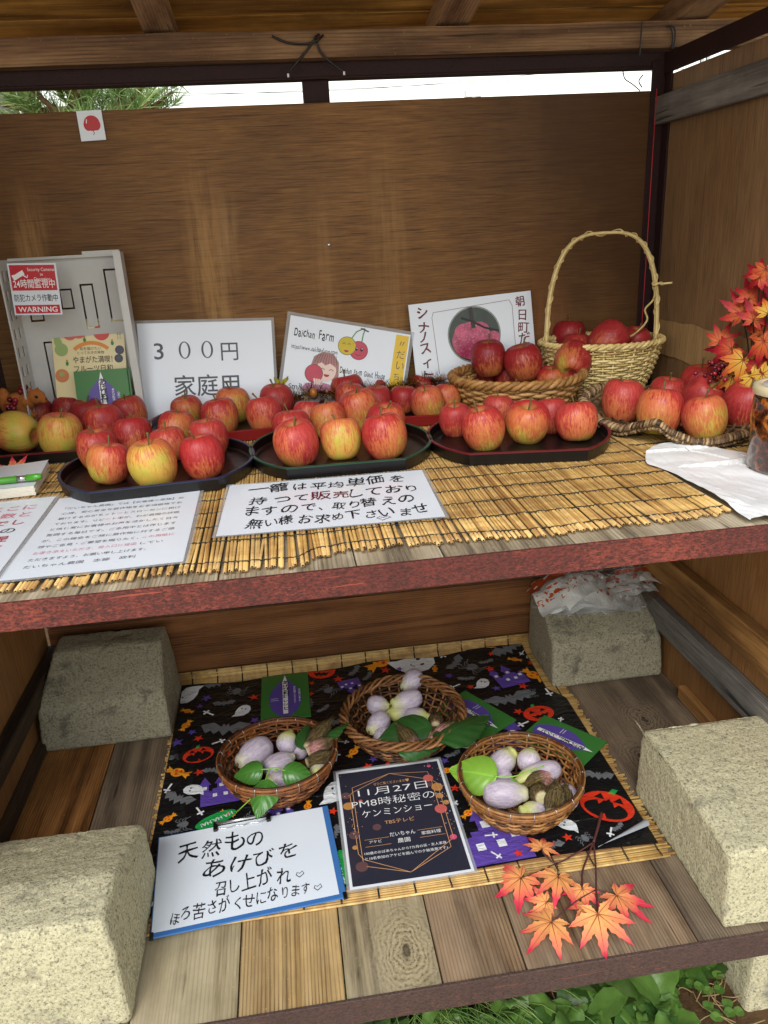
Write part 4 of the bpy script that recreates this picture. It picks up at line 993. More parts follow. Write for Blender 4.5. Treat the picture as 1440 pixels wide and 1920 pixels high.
# ------------------------------------------------------------------ akebi fruit, myoga buds and leaves
def akebi_mat():
    m = Mt('akebi skin'); v = m.obj(); xyz = m.t.nodes.new('ShaderNodeSeparateXYZ'); m.put(xyz.inputs[0], v); oc = m.n('ObjectInfo', out=1); sep = m.t.nodes.new('ShaderNodeSeparateColor'); m.put(sep.inputs[0], oc)
    rn = m.rand(); vv = m.vmath('ADD', v, m.n('CombineXYZ', {0: m.math('MULTIPLY', rn, 30), 1: m.math('MULTIPLY', rn, 11), 2: 0.}))
    n = m.noise(vv, 1.6, 4, .6); n2 = m.noise(m.map(vv, (.3, 1, 1)), 6, 4, .6); sp = m.ramp(m.n('TexVoronoi', {'Vector': vv, 'Scale': 5}, 0), [(.04, .8), (.09, 0.)])
    e = m.math('ADD', m.math('MULTIPLY', xyz.outputs[0], .62), m.math('MULTIPLY', m.math('SUBTRACT', n, .5), .9)); e = m.math('ADD', e, m.math('SUBTRACT', sep.outputs[0], .42))
    n3 = m.noise(vv, 14, 4, .7); pur = m.mix(m.ramp(n2, [(.3, 0.), (.7, 1.)]), 'a897b0', 'd3c8ce'); pur = m.mix(m.ramp(n, [(.5, 0.), (.75, .6)]), pur, '9a86a0'); pur = m.mix(m.ramp(n3, [(.5, 0.), (.75, .45)]), pur, 'd9d2c4')
    col = m.mix(m.ramp(e, [(.16, 0.), (.42, .5), (.68, 1.)]), pur, m.mix(n, 'bcc457', 'd9d698'))
    col = m.mix(m.math('MULTIPLY', sp, m.ramp(n2, [(.5, 0.), (.6, 1.)])), col, '5b3f3a'); col = m.mix(m.ramp(n3, [(.26, .6), (.31, 0.)]), col, '7a605a')
    m.P(c=col, r=.42, spec=.4, sss=.0, nrm=m.bump(n2, .15, .02)); return m.m
M['akebi'] = akebi_mat(); AKM = []
for k in range(4):
    q = random.Random(70 + k); neck = [.30, .46, .34, .52][k]
    pr = [(.0005, -1.0), (.22, -.985), (.42, -.92), (.62, -.78), (.80, -.5), (.86, -.15), (.82, .18), (.70, .45), (.52, .68), (neck, .84), (neck * .78, .95), (neck * .5, 1.0), (.0005, 1.0)]
    pc = [(max(.0005, p.x), p.y) for p in cr([(a, c, 0) for a, c in pr], 2)]
    bend = q.uniform(-.16, .16); T = Matrix.Rotation(PI / 2, 4, 'Y')
    def md(p, a, i, k=k, bend=bend):
        f = 1 + .05 * noise.noise((math.cos(a) * 1.6, math.sin(a) * 1.6, p.z * 2 + k * 7)); p = Vector((p.x * f + bend * (1 - p.z * p.z), p.y * f, p.z)); return p
    b = MB(); b.lathe(pc, 26, 0, T, md); o = b.build('akebi_fruit', M['akebi']); AKM.append(o.data); bpy.data.objects.remove(o)
b = MB(); b.tube(cr([(.97, 0, 0), (1.06, .02, .03), (1.12, .05, .03)], 3), [.10, .09, .08, .07, .08, .09, .10], 7); o = b.build('stem', M['stem']); AST = o.data; bpy.data.objects.remove(o)
def akebi(stem_px, end_px, z0, z1, rr_, green, label, group, k):
    A_ = at(*stem_px, z0); B_ = at(*end_px, z1); c = (A_ + B_) / 2; d = A_ - B_; L = max(d.length / 2, .024); x = d.normalized(); zz = Vector((0, 0, 1)); y = zz.cross(x); y.normalize(); zz = x.cross(y)
    R3 = Matrix((x, y, zz)).transposed().to_4x4()
    o = bpy.data.objects.new('akebi_fruit', AKM[k % 4]); COL.objects.link(o); R_ = rr_
    o.matrix_world = Matrix.Translation(c) @ R3 @ Matrix.Diagonal((L, R_, R_, 1)) @ Matrix.Rotation(rnd.uniform(0, 6), 4, 'X'); o.color = (green, 0, 0, 1)
    tag(o, label, 'fruit', group); s = bpy.data.objects.new('stem', AST); COL.objects.link(s); s.parent = o
G1, G2, G3 = ('akebi in the left basket', 'akebi in the rear basket', 'akebi in the right basket')
def lz(h): return LB + h
for q in [
 ((446, 1432), (506, 1393), .048, .048, .034, .20, 'round speckled purple akebi fruit at the left of the left willow basket', G1, 1),
 ((546, 1370), (536, 1412), .068, .045, .025, .82, 'pale yellow-topped akebi fruit standing at the back of the left willow basket', G1, 0),
 ((552, 1416), (494, 1446), .052, .046, .027, .30, 'mauve akebi fruit lying between the heart leaves of the left willow basket', G1, 2),
 ((500, 1466), (545, 1456), .032, .030, .022, .45, 'akebi fruit low at the front of the left willow basket under the leaves', G1, 3),
 ((592, 1456), (602, 1428), .05, .042, .021, .62, 'small pale akebi fruit at the right rim of the left willow basket', G1, 0),
 ((540, 1400), (574, 1412), .036, .036, .020, .28, 'dark mauve akebi fruit beneath the pink bud of the left willow basket', G1, 1),
 ((755, 1292), (788, 1262), .060, .072, .026, .32, 'akebi fruit resting on the rear rim of the vine basket, topmost', G2, 1),
 ((734, 1322), (790, 1304), .056, .058, .027, .45, 'bottle shaped lilac akebi fruit in the middle of the vine basket', G2, 3),
 ((731, 1324), (689, 1318), .05, .05, .025, .42, 'lilac akebi fruit with a brown tip at the left of the vine basket', G2, 0),
 ((722, 1339), (766, 1334), .040, .040, .020, .98, 'yellow-green akebi fruit wedged at the centre of the vine basket', G2, 2),
 ((808, 1348), (760, 1340), .044, .042, .021, .72, 'pink and yellow tipped akebi fruit beside the brown bud of the vine basket', G2, 3),
 ((692, 1372), (724, 1342), .046, .05, .026, .28, 'plump lilac akebi fruit at the lower left of the vine basket', G2, 1),
 ((705, 1394), (732, 1374), .034, .034, .023, .15, 'shaded purple akebi fruit under the big leaf of the vine basket', G2, 2),
 ((964, 1408), (920, 1448), .066, .050, .027, .66, 'cream akebi fruit with a brown wound, left rear of the right basket', G3, 3),
 ((996, 1404), (989, 1446), .072, .048, .026, .60, 'akebi fruit standing with its stem scar up at the back of the right basket', G3, 0),
 ((964, 1468), (1050, 1438), .052, .056, .026, .62, 'long curved akebi fruit across the middle of the right basket', G3, 2),
 ((991, 1488), (905, 1490), .052, .052, .030, .34, 'big lilac akebi fruit at the front left of the right basket', G3, 1),
 ((974, 1522), (1022, 1518), .042, .040, .021, .86, 'pale yellowish akebi fruit at the front rim of the right basket', G3, 3),
 ((1050, 1472), (1072, 1512), .038, .036, .023, .40, 'akebi fruit at the right edge of the right basket behind the buds', G3, 0),
 ((918, 1466), (960, 1462), .040, .038, .022, .40, 'shaded akebi fruit under the bright leaf of the right basket', G3, 2),
]:
    akebi(q[0], q[1], lz(q[2]), lz(q[3]), q[4], q[5], q[6], q[7], q[8])
# myoga buds: overlapping pointed scales round a spindle
def bud_mat():
    m = Mt('ginger bud'); k = m.attr(); oc = m.n('ObjectInfo', out=1); sep = m.t.nodes.new('ShaderNodeSeparateColor'); m.put(sep.inputs[0], oc); n = m.ramp(m.noise(m.map(m.obj(), (1, 1, .10)), 26, 4, .65), [(.35, 0.), (.65, 1.)])
    pink = m.mix(n, 'dcaea2', '9a4a50'); brown = m.mix(n, '7d6a3e', '2a1d12')
    col = m.mix(m.ramp(m.math('ADD', k, m.math('SUBTRACT', sep.outputs[0], .5)), [(.25, 0.), (.6, 1.)]), pink, brown); col = m.mix(m.ramp(k, [(.0, .8), (.10, 0.)]), col, 'e8dfa8')
    m.P(c=col, r=.5, spec=.35, nrm=m.bump(n, .5, .02)); return m.m
M['bud'] = bud_mat(); BDM = []
for kk in range(3):
    b = MB(); q = random.Random(kk)
    pr = [(.0005, 0), (.16, .0), (.20, .05), (.27, .22), (.29, .40), (.24, .60), (.15, .8), (.07, .95), (.0005, 1.0)]
    b.lathe([(max(.0005, p.x), p.y) for p in cr([(a, c, 0) for a, c in pr], 2)], 14, 0, None, None, [min(1, z / 1.0) for (rx_, z) in [(max(.0005, p.x), p.y) for p in cr([(a, c, 0) for a, c in pr], 2)] for _ in range(14)])
    for s in range(9):
        a0 = s * 2.4 + q.uniform(-.3, .3); z0 = .08 + s * .055; L = q.uniform(.45, .62)
        def fs(u, t, a0=a0, z0=z0, L=L):
            wv = math.sin(PI * min(1, .12 + t * .88)) ** .7 * (1 - t * .35); a = a0 + (u - .5) * 2.0 * wv; z = z0 + L * t
            rr_ = .012 * (s % 3) + .30 * max(.1, math.sin(PI * min(.97, .16 + z * .80))) + .012 + .05 * max(0, t - .8) * 3; return (rr_ * math.cos(a), rr_ * math.sin(a), z)
        b.grid(fs, 6, 8, 0, lambda u, t, z0=z0, L=L: min(1, z0 + L * t + .05))
    for s in range(14):
        a0 = q.uniform(0, 6.28); b.tube([(.06 * math.cos(a0), .06 * math.sin(a0), .85), (.10 * math.cos(a0), .10 * math.sin(a0), 1.0 + q.uniform(0, .14))], [.014, .003], 3, k=1.0)
    o = b.build('ginger_bud', M['bud'], None, (0, 0, 0), True); BDM.append(o.data); bpy.data.objects.remove(o)
def bud(base, tip, z0, z1, fat, brown, label, group, k):
    A_ = at(*base, lz(z0)); B_ = at(*tip, lz(z1)); d = B_ - A_; L = d.length
    o = bpy.data.objects.new('ginger_bud', BDM[k % 3]); COL.objects.link(o); R3 = d.to_track_quat('Z', 'Y').to_matrix().to_4x4()
    o.matrix_world = Matrix.Translation(A_) @ R3 @ Matrix.Diagonal((fat, fat, L, 1)); o.color = (brown, 0, 0, 1); tag(o, label, 'ginger bud', group)
B1, B2, B3 = 'ginger buds in the left basket', 'ginger buds in the rear basket', 'ginger buds in the right basket'
for q in [
 ((576, 1404), (622, 1348), .062, .086, .056, .95, 'brown ginger bud pointing up and right out of the left willow basket', B1, 0),
 ((576, 1411), (634, 1384), .060, .075, .052, .42, 'pink ginger bud over the right rim of the left willow basket', B1, 1),
 ((574, 1432), (630, 1412), .056, .066, .050, 1.1, 'dark brown ginger bud lowest on the right rim of the left willow basket', B1, 2),
 ((812, 1392), (858, 1352), .052, .070, .058, .38, 'pink ginger bud with a dry brown tip at the right of the vine basket', B2, 1),
 ((782, 1406), (747, 1360), .052, .070, .056, .72, 'ginger bud with its brown tip on the big leaf of the vine basket', B2, 0),
 ((817, 1362), (818, 1340), .056, .046, .050, .85, 'short brown ginger bud showing its cut end in the vine basket', B2, 2),
 ((803, 1394), (818, 1362), .042, .050, .052, .6, 'shaded reddish ginger bud between the two pink ones of the vine basket', B2, 1),
 ((1030, 1454), (982, 1472), .062, .062, .050, .55, 'dark red ginger bud with a pale base lying left in the right basket', B3, 0),
 ((1017, 1497), (1003, 1478), .064, .050, .058, .95, 'ginger bud facing out with a yellow cut end in the right basket', B3, 2),
 ((1036, 1526), (1046, 1464), .048, .078, .062, 1.1, 'olive brown ginger bud standing upright in the right basket', B3, 1),
 ((1056, 1512), (1062, 1470), .044, .064, .046, .9, 'thin brown ginger bud behind the olive one in the right basket', B3, 0),
 ((1022, 1466), (1046, 1484), .056, .056, .046, .4, 'reddish ginger bud crossing under the olive one in the right basket', B3, 2),
]: bud(*q)
# heart-shaped vine leaves
def leaf_mat(name, a, c):
    m = Mt(name); k = m.attr(); n = m.noise(m.obj(), 45, 4); col = m.mix(n, a, c); col = m.mix(m.ramp(k, [(.0, .65), (.12, 0.)]), col, tuple(min(1, x * 1.6 + .015) for x in lin(a)[:3]))
    m.P(c=col, r=.32, spec=.5, nrm=m.bump(m.math('ADD', n, m.math('MULTIPLY', k, .5)), .2, .002)); m.b.inputs['Subsurface Weight'].default_value = 0; return m.m
M['leaf_dark'] = leaf_mat('dark leaf', (.020, .075, .016), (.035, .105, .022)); M['leaf'] = leaf_mat('leaf green', (.045, .16, .022), (.07, .20, .03)); M['leaf_bright'] = leaf_mat('bright leaf', (.16, .33, .03), (.22, .40, .05))
def heart_leaf(base_px, tip_px, z0, z1, wid, cup, mat, label, group, stalk=None, roll=0):
    A_ = at(*base_px, lz(z0)); B_ = at(*tip_px, lz(z1)); x = (B_ - A_); L = x.length; x.normalize(); y = Vector((0, 0, 1)).cross(x).normalized(); zz = x.cross(y)
    R3 = (Matrix((x, y, zz)).transposed() @ Matrix.Rotation(rad(roll), 3, 'X')).to_4x4(); wd = L * wid
    def half(t): return (math.sin(PI * min(1, t ** .62)) ** .85) * (1 - .12 * t) * .5
    b = MB()
    def f(u, t):
        s = u * 2 - 1; h = half(t) ; X = t - .07 * (1 - t) ** 3 * min(1, abs(s) * 1.5) ; Y = s * h * wid
        zc = -cup * (Y / wid) ** 2 * 1.2 + .05 * math.sin(t * 5) * cup + .045 * cup * abs(math.sin((t * 5.5 - abs(s) * 1.6) * PI)) * abs(s) - cup * .35 * t * t
        return (X * L, Y * L, zc * L)
    def k(u, t):
        s = abs(u * 2 - 1); d = abs(((t * 4.2 - s * .9) % 1) - .5) * 2; return min(s * 1.4, .06 + (1 - d) * 1.0 if t > .04 else s)
    b.grid(f, 28, 30, 0, k)
    b.grid(lambda u, t: Vector(f(u, t)) - Vector((0, 0, .0004)), 28, 30, 0, k)
    o = b.build('leaf', mat, None, (0, 0, 0), True); o.matrix_world = Matrix.Translation(A_) @ R3; tag(o, label, 'leaf', group)
    if stalk:
        inv = o.matrix_world.inverted(); c = MB(); c.tube(cr([inv @ at(u, v, lz(h)) for u, v, h in stalk], 5), .0011, 5); c.build('stalk', M['leaf_bright'], o)
GL = 'vine leaves on the akebi baskets'
heart_leaf((490, 1443), (434, 1452), .076, .070, .84, .7, M['leaf'], 'dark green heart-shaped leaf at the left front of the left willow basket', GL, [(490, 1443, .077), (508, 1442, .074), (520, 1446, .07)], -32)
heart_leaf((534, 1445), (588, 1458), .076, .070, .86, .7, M['leaf'], 'dark green heart-shaped leaf at the right front of the left willow basket', GL, [(534, 1445, .077), (508, 1440, .076), (498, 1462, .07)], 32)
heart_leaf((502, 1466), (478, 1526), .074, .056, .88, .7, M['leaf'], 'yellowish green leaf hanging over the front rim of the left willow basket', GL, [(470, 1498, .05), (455, 1512, .03), (442, 1524, .006)])
heart_leaf((566, 1402), (580, 1352), .062, .086, .60, .6, M['leaf_dark'], 'narrow shaded leaf at the back of the left willow basket', GL, None, 25)
heart_leaf((610, 1384), (648, 1342), .078, .094, .50, .7, M['leaf_dark'], 'dark pointed leaf sticking out over the right rim of the left willow basket', GL, None, -20)
heart_leaf((802, 1362), (702, 1390), .066, .062, .74, .45, M['leaf_dark'], 'large dark leaf spread over the front of the vine basket', GL, None, -28)
heart_leaf((826, 1386), (918, 1322), .074, .088, .62, .5, M['leaf_dark'], 'dark pointed leaf reaching from the vine basket to the green booklet', GL)
heart_leaf((752, 1412), (828, 1392), .066, .066, .40, .6, M['leaf_dark'], 'narrow curled leaf along the front rim of the vine basket', GL, None, 20)
heart_leaf((926, 1456), (838, 1438), .080, .078, .86, .45, M['leaf_bright'], 'bright yellow-green leaf overhanging the left rim of the right basket', GL, [(926, 1456, .081), (962, 1456, .082), (990, 1446, .084), (1020, 1436, .086)], -34)
heart_leaf((958, 1462), (980, 1478), .074, .066, .8, .4, M['leaf_bright'], 'tiny bright leaf on the stalk across the right basket', GL)
# ------------------------------------------------------------------ paper signs
def sheet_of(name, label, cat, F, wd, h, th=.0005, mat='paper', curl=0.0, corner=.004, group=None, film=0.0, zfx=None):
    """a thin sheet lying in the frame F (origin lower left); returns the thing and its height function"""
    t = thing(name, label, cat, F @ Matrix.Translation((wd / 2, 0, 0)), group)
    def zf(x, y):
        s = x / wd - .5; q = y / h
        return th + curl * (s * s * 1.2 + .3 * s) + .0006 * noise.noise((x * 14, y * 14, wd * 50)) + (zfx(x, y) if zfx else 0)
    def body(x0, y0, x1, y1, m, nm, dz):
        b = MB(); N = 16
        b.grid(lambda u, v: (x0 + (x1 - x0) * u - wd / 2, y0 + (y1 - y0) * v, zf(x0 + (x1 - x0) * u, y0 + (y1 - y0) * v) + dz), N, N)
        b.grid(lambda u, v: (x1 - (x1 - x0) * u - wd / 2, y0 + (y1 - y0) * v, zf(x1 - (x1 - x0) * u, y0 + (y1 - y0) * v) + dz - th), N, N)
        o = b.build(nm, m, t); return o
    if film:
        b = MB()
        for x0, y0, x1, y1 in ((-film, -film, wd + film, 0), (-film, h, wd + film, h + film), (-film, 0, 0, h), (wd, 0, wd + film, h)):
            nx_, ny_ = (24, 1) if x1 - x0 > y1 - y0 else (1, 24)
            b.grid(lambda u, v: (x0 + (x1 - x0) * u - wd / 2, y0 + (y1 - y0) * v, zf(min(wd, max(0, x0 + (x1 - x0) * u)), min(h, max(0, y0 + (y1 - y0) * v)))), nx_, ny_)
        b.build('laminate_film', M['clear'], t)
    body(0, 0, wd, h, M[mat], 'paper_sheet', 0)
    A = Art(lambda x, y: zf(x, y), .00025); A.w = wd; A.h = h
    return t, A
def done(t, A, name='lettering'):
    A.mb.v = [(x - A.w / 2, y, z) for x, y, z in A.mb.v]; return A.build(name, t)
K, G_, RD, PK, MR, WH = M['ink'], M['ink_grey'], M['ink_red'], M['ink_pink'], M['ink_maroon'], M['white']

fm = Mt('clear film'); fm.P(c=fm.mix(fm.noise(fm.obj(), 40, 3), 'd3d7da', 'b4b8ba'), r=.14, spec=.5, alpha=.42); M['clear'] = fm.m
# price card
p, n = lean(.812, 12); F, wd = frame((256, 603), (508, 597), .205, p, n); F.translation.z = MZ + .001
t, A = sheet_of('price_card', 'large white card reading 300 yen leaning on the rear plywood', 'price sign', F, wd, .205, curl=.004, film=.006)
y = .132; hh = .034
def mincho0(x):
    A.ell(x, y + hh * .5, .0120, hh * .52, G_, 1); A.ell(x, y + hh * .5, .0078, hh * .46, M['paper'], 2)
A.text('3', .030, y, hh * 1.38, G_, 1, off=.006, asp=1.1); mincho0(.092); mincho0(.138)
A.text('円', .166, y - .003, .042, G_, 1, off=.004); A.text('家庭用', .066, .058, .047, G_, 1, off=.008)
done(t, A)
# hand-drawn farm sign
p, n = lean(.822, 10); F, wd = frame((545, 591), (770, 628), .195, p, n)
t, A = sheet_of('hand_drawn_sign', 'laminated hand drawn farm sign with a cherry pair and a girl holding an apple', 'sign', F, wd, .195, curl=.002, film=.007)
H_ = A.h
A.text('Daichan Farm', .012, H_ - .040, .026, K, 1, off=.012, jit=.7, wide=.084); A.text('https://www.daichanfarm.com', .010, H_ - .066, .013, K, 1, off=.008, jit=.5, wide=.098)
A.text('Daichan Farm Guest House', .118, H_ - .102, .017, K, 1, off=.012, jit=.6, wide=.098); A.text('Smile', .014, H_ - .150, .018, G_, 1, off=.004, jit=.6)
cy_, cr_ = plain('crayon yellow', 'dfc83e', .6, .3), plain('crayon red', 'd2566a', .6, .3); skin = plain('crayon skin', 'f0d5c8', .6, .1)
for (x, y, r_, mm) in ((.126, H_ - .044, .0185, cy_), (.152, H_ - .050, .0190, cr_)):
    A.ell(x, y, r_ + .0009, r_ + .0009, K, 2); A.ell(x, y, r_, r_, mm, 3)
A.line([(.132, H_ - .030), (.142, H_ - .012), (.158, H_ + -.002)], .0022, M['green'], 2); A.line([(.156, H_ - .032), (.157, H_ - .015), (.160, H_ - .003)], .0022, M['green'], 2); A.line([(.150, H_ - .003), (.168, H_ - .008)], .003, M['ink_grey'], 3)
for x in (.119, .130): A.line([(x - .003, H_ - .041), (x, H_ - .038), (x + .003, H_ - .041)], .0010, K, 4)
A.ell(.126, H_ - .053, .005, .0045, RD, 4, a0=180, a1=360)
for x in (.147, .158): A.ell(x, H_ - .047, .0028, .0042, K, 4); A.ell(x + .0006, H_ - .0455, .001, .0014, WH, 5)
A.line([(.146, H_ - .058), (.152, H_ - .0605), (.158, H_ - .058)], .0010, K, 4)
# the girl: hair, face, apple, sleeve
gx, gy = .088, H_ - .098
A.poly([(gx - .034, gy - .004), (gx - .028, gy + .022), (gx - .010, gy + .034), (gx + .012, gy + .033), (gx + .026, gy + .016), (gx + .029, gy - .012), (gx + .024, gy - .030), (gx + .015, gy - .022), (gx - .020, gy - .012)], plain('crayon hair', 'b98f86', .6, .4), 2)
A.ell(gx + .001, gy - .004, .0215, .0235, skin, 3); A.poly([(gx - .024, gy + .004), (gx - .018, gy + .024), (gx + .004, gy + .029), (gx + .022, gy + .014), (gx + .022, gy + .004), (gx + .008, gy + .012), (gx - .002, gy + .006), (gx - .010, gy + .012)], plain('crayon fringe', 'c58d8e', .6, .4), 4)
for k_ in range(9): A.line([(gx - .026 + .006 * k_, gy + .010), (gx - .018 + .0045 * k_, gy + .030)], .0007, K, 5)
for x in (gx - .007, gx + .012): A.line([(x - .005, gy - .003), (x, gy), (x + .005, gy - .003)], .0011, K, 5)
A.ell(gx + .003, gy - .012, .0062, .0055, RD, 5, a0=180, a1=360); A.ell(gx - .024, gy - .014, .0195, .0195, K, 5); A.ell(gx - .024, gy - .014, .0186, .0188, cr_, 6)
A.poly([(gx - .048, gy - .050), (gx + .030, gy - .050), (gx + .024, gy - .034), (gx - .006, gy - .030), (gx - .038, gy - .036)], plain('crayon pink', 'cd8fae', .6, .3), 3)
for k_ in range(4): A.line([(gx - .018 + .0045 * k_, gy - .036), (gx - .022 + .0052 * k_, gy - .024)], .0040, skin, 7)
A.rect(A.w - .031, .004, A.w - .003, H_ - .004, M['yellow'], 1); A.text('〃だいちゃん農園', A.w - .025, H_ - .030, .019, G_, 2, off=-.004, jit=.6, vert=1.2)
done(t, A, 'drawing')
# variety photograph sign
p, n = lean(.828, 9); F, wd = frame((765, 572), (994, 545), .172, p, n)
t, A = sheet_of('variety_sign', 'white board with a round photograph of a pink apple and vertical maroon writing', 'sign', F, wd, .172, th=.003)
A.line([(.052, .150), (wd - .050, .158), (wd - .044, .146), (wd - .044, .02)], .0009, MR, 1); A.line([(.052, .150), (.048, .14), (.052, .02)], .0009, MR, 1)
A.text('シナノスィート', .016, .140, .025, MR, 2, off=.018, jit=1, vert=1.0); A.text('朝日町だいちゃん', wd - .036, .142, .026, MR, 2, off=.010, jit=.8, vert=1.02)
pm_ = Mt('photo foliage'); nn = pm_.noise(pm_.obj(), 60, 4); pm_.P(c=pm_.mix(nn, '0d120e', '39473a'), r=.3)
A.ell(wd / 2 + .002, .094, .059, .060, plain('photo halo', '8e9690', .4, .2), 1, n=40); A.ell(wd / 2 + .002, .094, .056, .057, pm_.m, 2, n=40)
ap = Mt('photo pink apple'); nn = ap.noise(ap.obj(), 45, 4, .7); n8 = ap.noise(ap.obj(), 220, 3, .7); ap.P(c=ap.mix(ap.ramp(n8, [(.55, 0.), (.7, .6)]), ap.mix(ap.ramp(nn, [(.35, 0.), (.65, 1.)]), 'cc4f76', '8f2346'), 'e3a0b4'), r=.3)
A.ell(wd / 2 - .004, .082, .044, .040, ap.m, 3, n=36); A.ell(wd / 2 - .020, .100, .022, .020, ap.m, 4); A.ell(wd / 2 + .012, .102, .024, .018, ap.m, 4); A.ell(wd / 2 + .046, .082, .012, .016, ap.m, 3)
A.line([(wd / 2 - .002, .152), (wd / 2, .125), (wd / 2 + .002, .108)], .009, plain('photo twig', '3b3330', .5, .3), 5); A.line([(wd / 2 - .024, .132), (wd / 2, .122), (wd / 2 + .026, .106), (wd / 2 + .056, .096)], .0045, K, 6)
done(t, A, 'picture')
# handwritten notice on the mat
F = Matrix.Translation((-.0365, .2184, MZ + .0022)) @ Matrix.Rotation(-.0338, 4, 'Z') @ Matrix.Translation((-.1485, -.105, 0)); wd = .297
t, A = sheet_of('handwritten_notice', 'laminated sheet of black brush writing lying in front of the green-rimmed tray', 'notice', F, wd, .21, film=.005, curl=.002)
for (tx, x, y, sz, ww) in (('一籠は平均単価を', .030, .162, .040, .235), ('持って', .034, .112, .040, .085), ('しており', .178, .112, .036, .098), ('ますので、取り替えの', .032, .066, .036, .235), ('無い様お求め下さいませ', .034, .020, .036, .246)):
    A.text(tx, x, y, sz, K, 1, off=.006, jit=1.1, shear=.12, wide=ww)
A.text('販売', .122, .112, .036, MR, 1, off=.008, jit=.6, wide=.056)
A.line([(.214, .010), (.208, .016), (.212, .020), (.217, .016), (.223, .020), (.227, .015), (.214, .006)], .0013, K, 1); done(t, A)
for (lb, dx, dr) in (('laminated page of small black print under the edge of the blue-rimmed tray', 0, 0), ('laminated page of pink and red print cut off by the left frame edge', -.214, .012)):
    F = Matrix.Translation((-.432 + dx, .042 + abs(dx) * .02, MZ + (.0022 if dx == 0 else .003))) @ Matrix.Rotation(.012 + dr, 4, 'Z'); wd = .21
    t, A = sheet_of('printed_notice', lb, 'notice', F, wd, .297, film=.006, curl=.001)
    if dx == 0:
        L_ = ['ーお買い上げのお客様ー', '「だいちゃん農園」では【お客様＝家族】の', '心得、安心安全な農作物をお手頃価格でお', '届けするのがモットーとスローガンに掲げ', 'ております。リピート率が、わが農園の評価', 'と信じ常にお客様のお声を活かしたく日々', '奮闘する毎日です。ご多用中とは存じます', 'が、この機会をご縁に農作物に対するご感', '想やご意見・ご要望を賜りたく、', 'お書き添えいただき、投入口に投函', 'ただきますよう、お願い申し上げます。', '　だいちゃん農園　志藤　政利']
        for i, s_ in enumerate(L_): A.text(s_, .048 if i == 0 else .020, .262 - .0212 * i, .0098, PK if i == 9 else G_, 1, off=-.006, wide={0: .11, 8: .125, 9: .125, 10: .14, 11: .13}.get(i, .168))
        A.text('この用紙に', .150, .262 - .0212 * 8, .0095, PK, 1, off=-.004, wide=.04); A.text('してい', .150, .262 - .0212 * 9, .0095, G_, 1, off=-.004, wide=.028)
    else:
        for i, (s_, mm) in enumerate((('ここに', PK), ('いた数と', PK), ('んでし', RD), ('、この', G_), ('で提', RD), ('農家', PK), ('づけ', RD), ('主', PK))): A.text(s_, .192 - .004 * (i > 2), .248 - .032 * i, .023, mm, 1, off=.006, al='r')
    done(t, A)
# notepad, pen, fallen leaf at the left edge
M['page'] = plain('page edges', 'ece8da', .7, .12, 60)
nt_ = thing('notepad', 'thick white notepad at the left edge below the far left tray', 'notepad', Matrix.Translation((-.562, .432, MZ)) @ Matrix.Rotation(.10, 4, 'Z'))
b = MB()
for i in range(7): b.box(-.075 - .0004 * (i % 2), .075 + .0007 * math.sin(i * 2), -.062, .076, .0022 * i, .0022 * i + .0021)
bevel(b.build('pages', M['page'], nt_), .0004)
b = MB(); b.grid(lambda u, v: (-.076 + .1515 * u, -.0625 + .139 * v, .0158 + .003 * u ** 3 * v), 8, 8); b.build('top_sheet', M['paper'], nt_)
pen = thing('pen', 'bright green pen with a silver band lying on the notepad', 'pen', at(40, 902, .030)); A_ = at(-40, 906, MZ + .022); B_ = at(79, 893, MZ + .0245); T = (B_ - A_).to_track_quat('X', 'Z').to_matrix().to_4x4(); T.translation = A_; L = (B_ - A_).length; gp = plain('pen green', '4fa32c', .3, .1, coat=.4)
T0 = Matrix.Rotation(PI / 2, 4, 'Y')
def lat(nm, pr, mat): 
    b = MB(); b.lathe(pr, 18, 0, T @ T0); b.build(nm, mat, pen, pen.location)
lat('barrel', [(.0003, 0), (.003, .001), (.0050, .012), (.0052, L - .038), (.0003, L - .038)], gp); lat('grip_band', [(.0003, L - .038), (.0046, L - .038), (.0046, L - .024), (.0003, L - .024)], M['chrome']); lat('cap', [(.0003, L - .024), (.0053, L - .024), (.0053, L - .006), (.004, L - .001), (.0003, L)], gp)
# clipboard on the lower shelf
cz = HZ + .0035
cbF = Matrix.Translation((-.2286, .2455, cz)) @ Matrix.Rotation(.075, 4, 'Z')
cb = thing('clipboard', 'blue clipboard with a white sheet of brush writing at the front of the lower shelf', 'clipboard', cbF)
b = MB(); b.box(-.1515, .1585, -.112, .108, 0, .003); bevel(b.build('board', plain('clipboard blue', '3f74b5', .35, .08), cb), .0012)
b = MB(); b.grid(lambda u, v: (-.1495 + .297 * u, -.103 + .208 * v, .0034 + .0012 * math.sin(u * 3) * v + .0005 * noise.noise((u * 4, v * 4, 1))), 16, 12); b.build('paper_sheet', M['paper'], cb)
A = Art(lambda x, y: .0034 + .0012 * math.sin((x + .1495) / .297 * 3) * (y + .103) / .208 + .0005 * noise.noise(((x + .1495) / .297 * 4, (y + .103) / .208 * 4, 1)), .0003)
for (tx, x, y, sz, ww) in (('天然もの', -.115, .036, .050, .150), ('あけびを', -.072, -.012, .044, .165), ('召し上がれ', -.052, -.056, .035, .125), ('ほろ苦さがくせになります', -.122, -.092, .030, .225)): A.text(tx, x, y, sz, K, 1, off=.004, jit=1.0, shear=.12, wide=ww, rot=1.5)
for hx0, hy in ((.088, -.046), (.114, -.081)): A.line([(hx0, hy - .006), (hx0 - .005, hy), (hx0 - .003, hy + .005), (hx0 + .001, hy + .002), (hx0 + .006, hy + .006), (hx0 + .008, hy), (hx0, hy - .006)], .0014, K, 1)
A.build('lettering', cb)
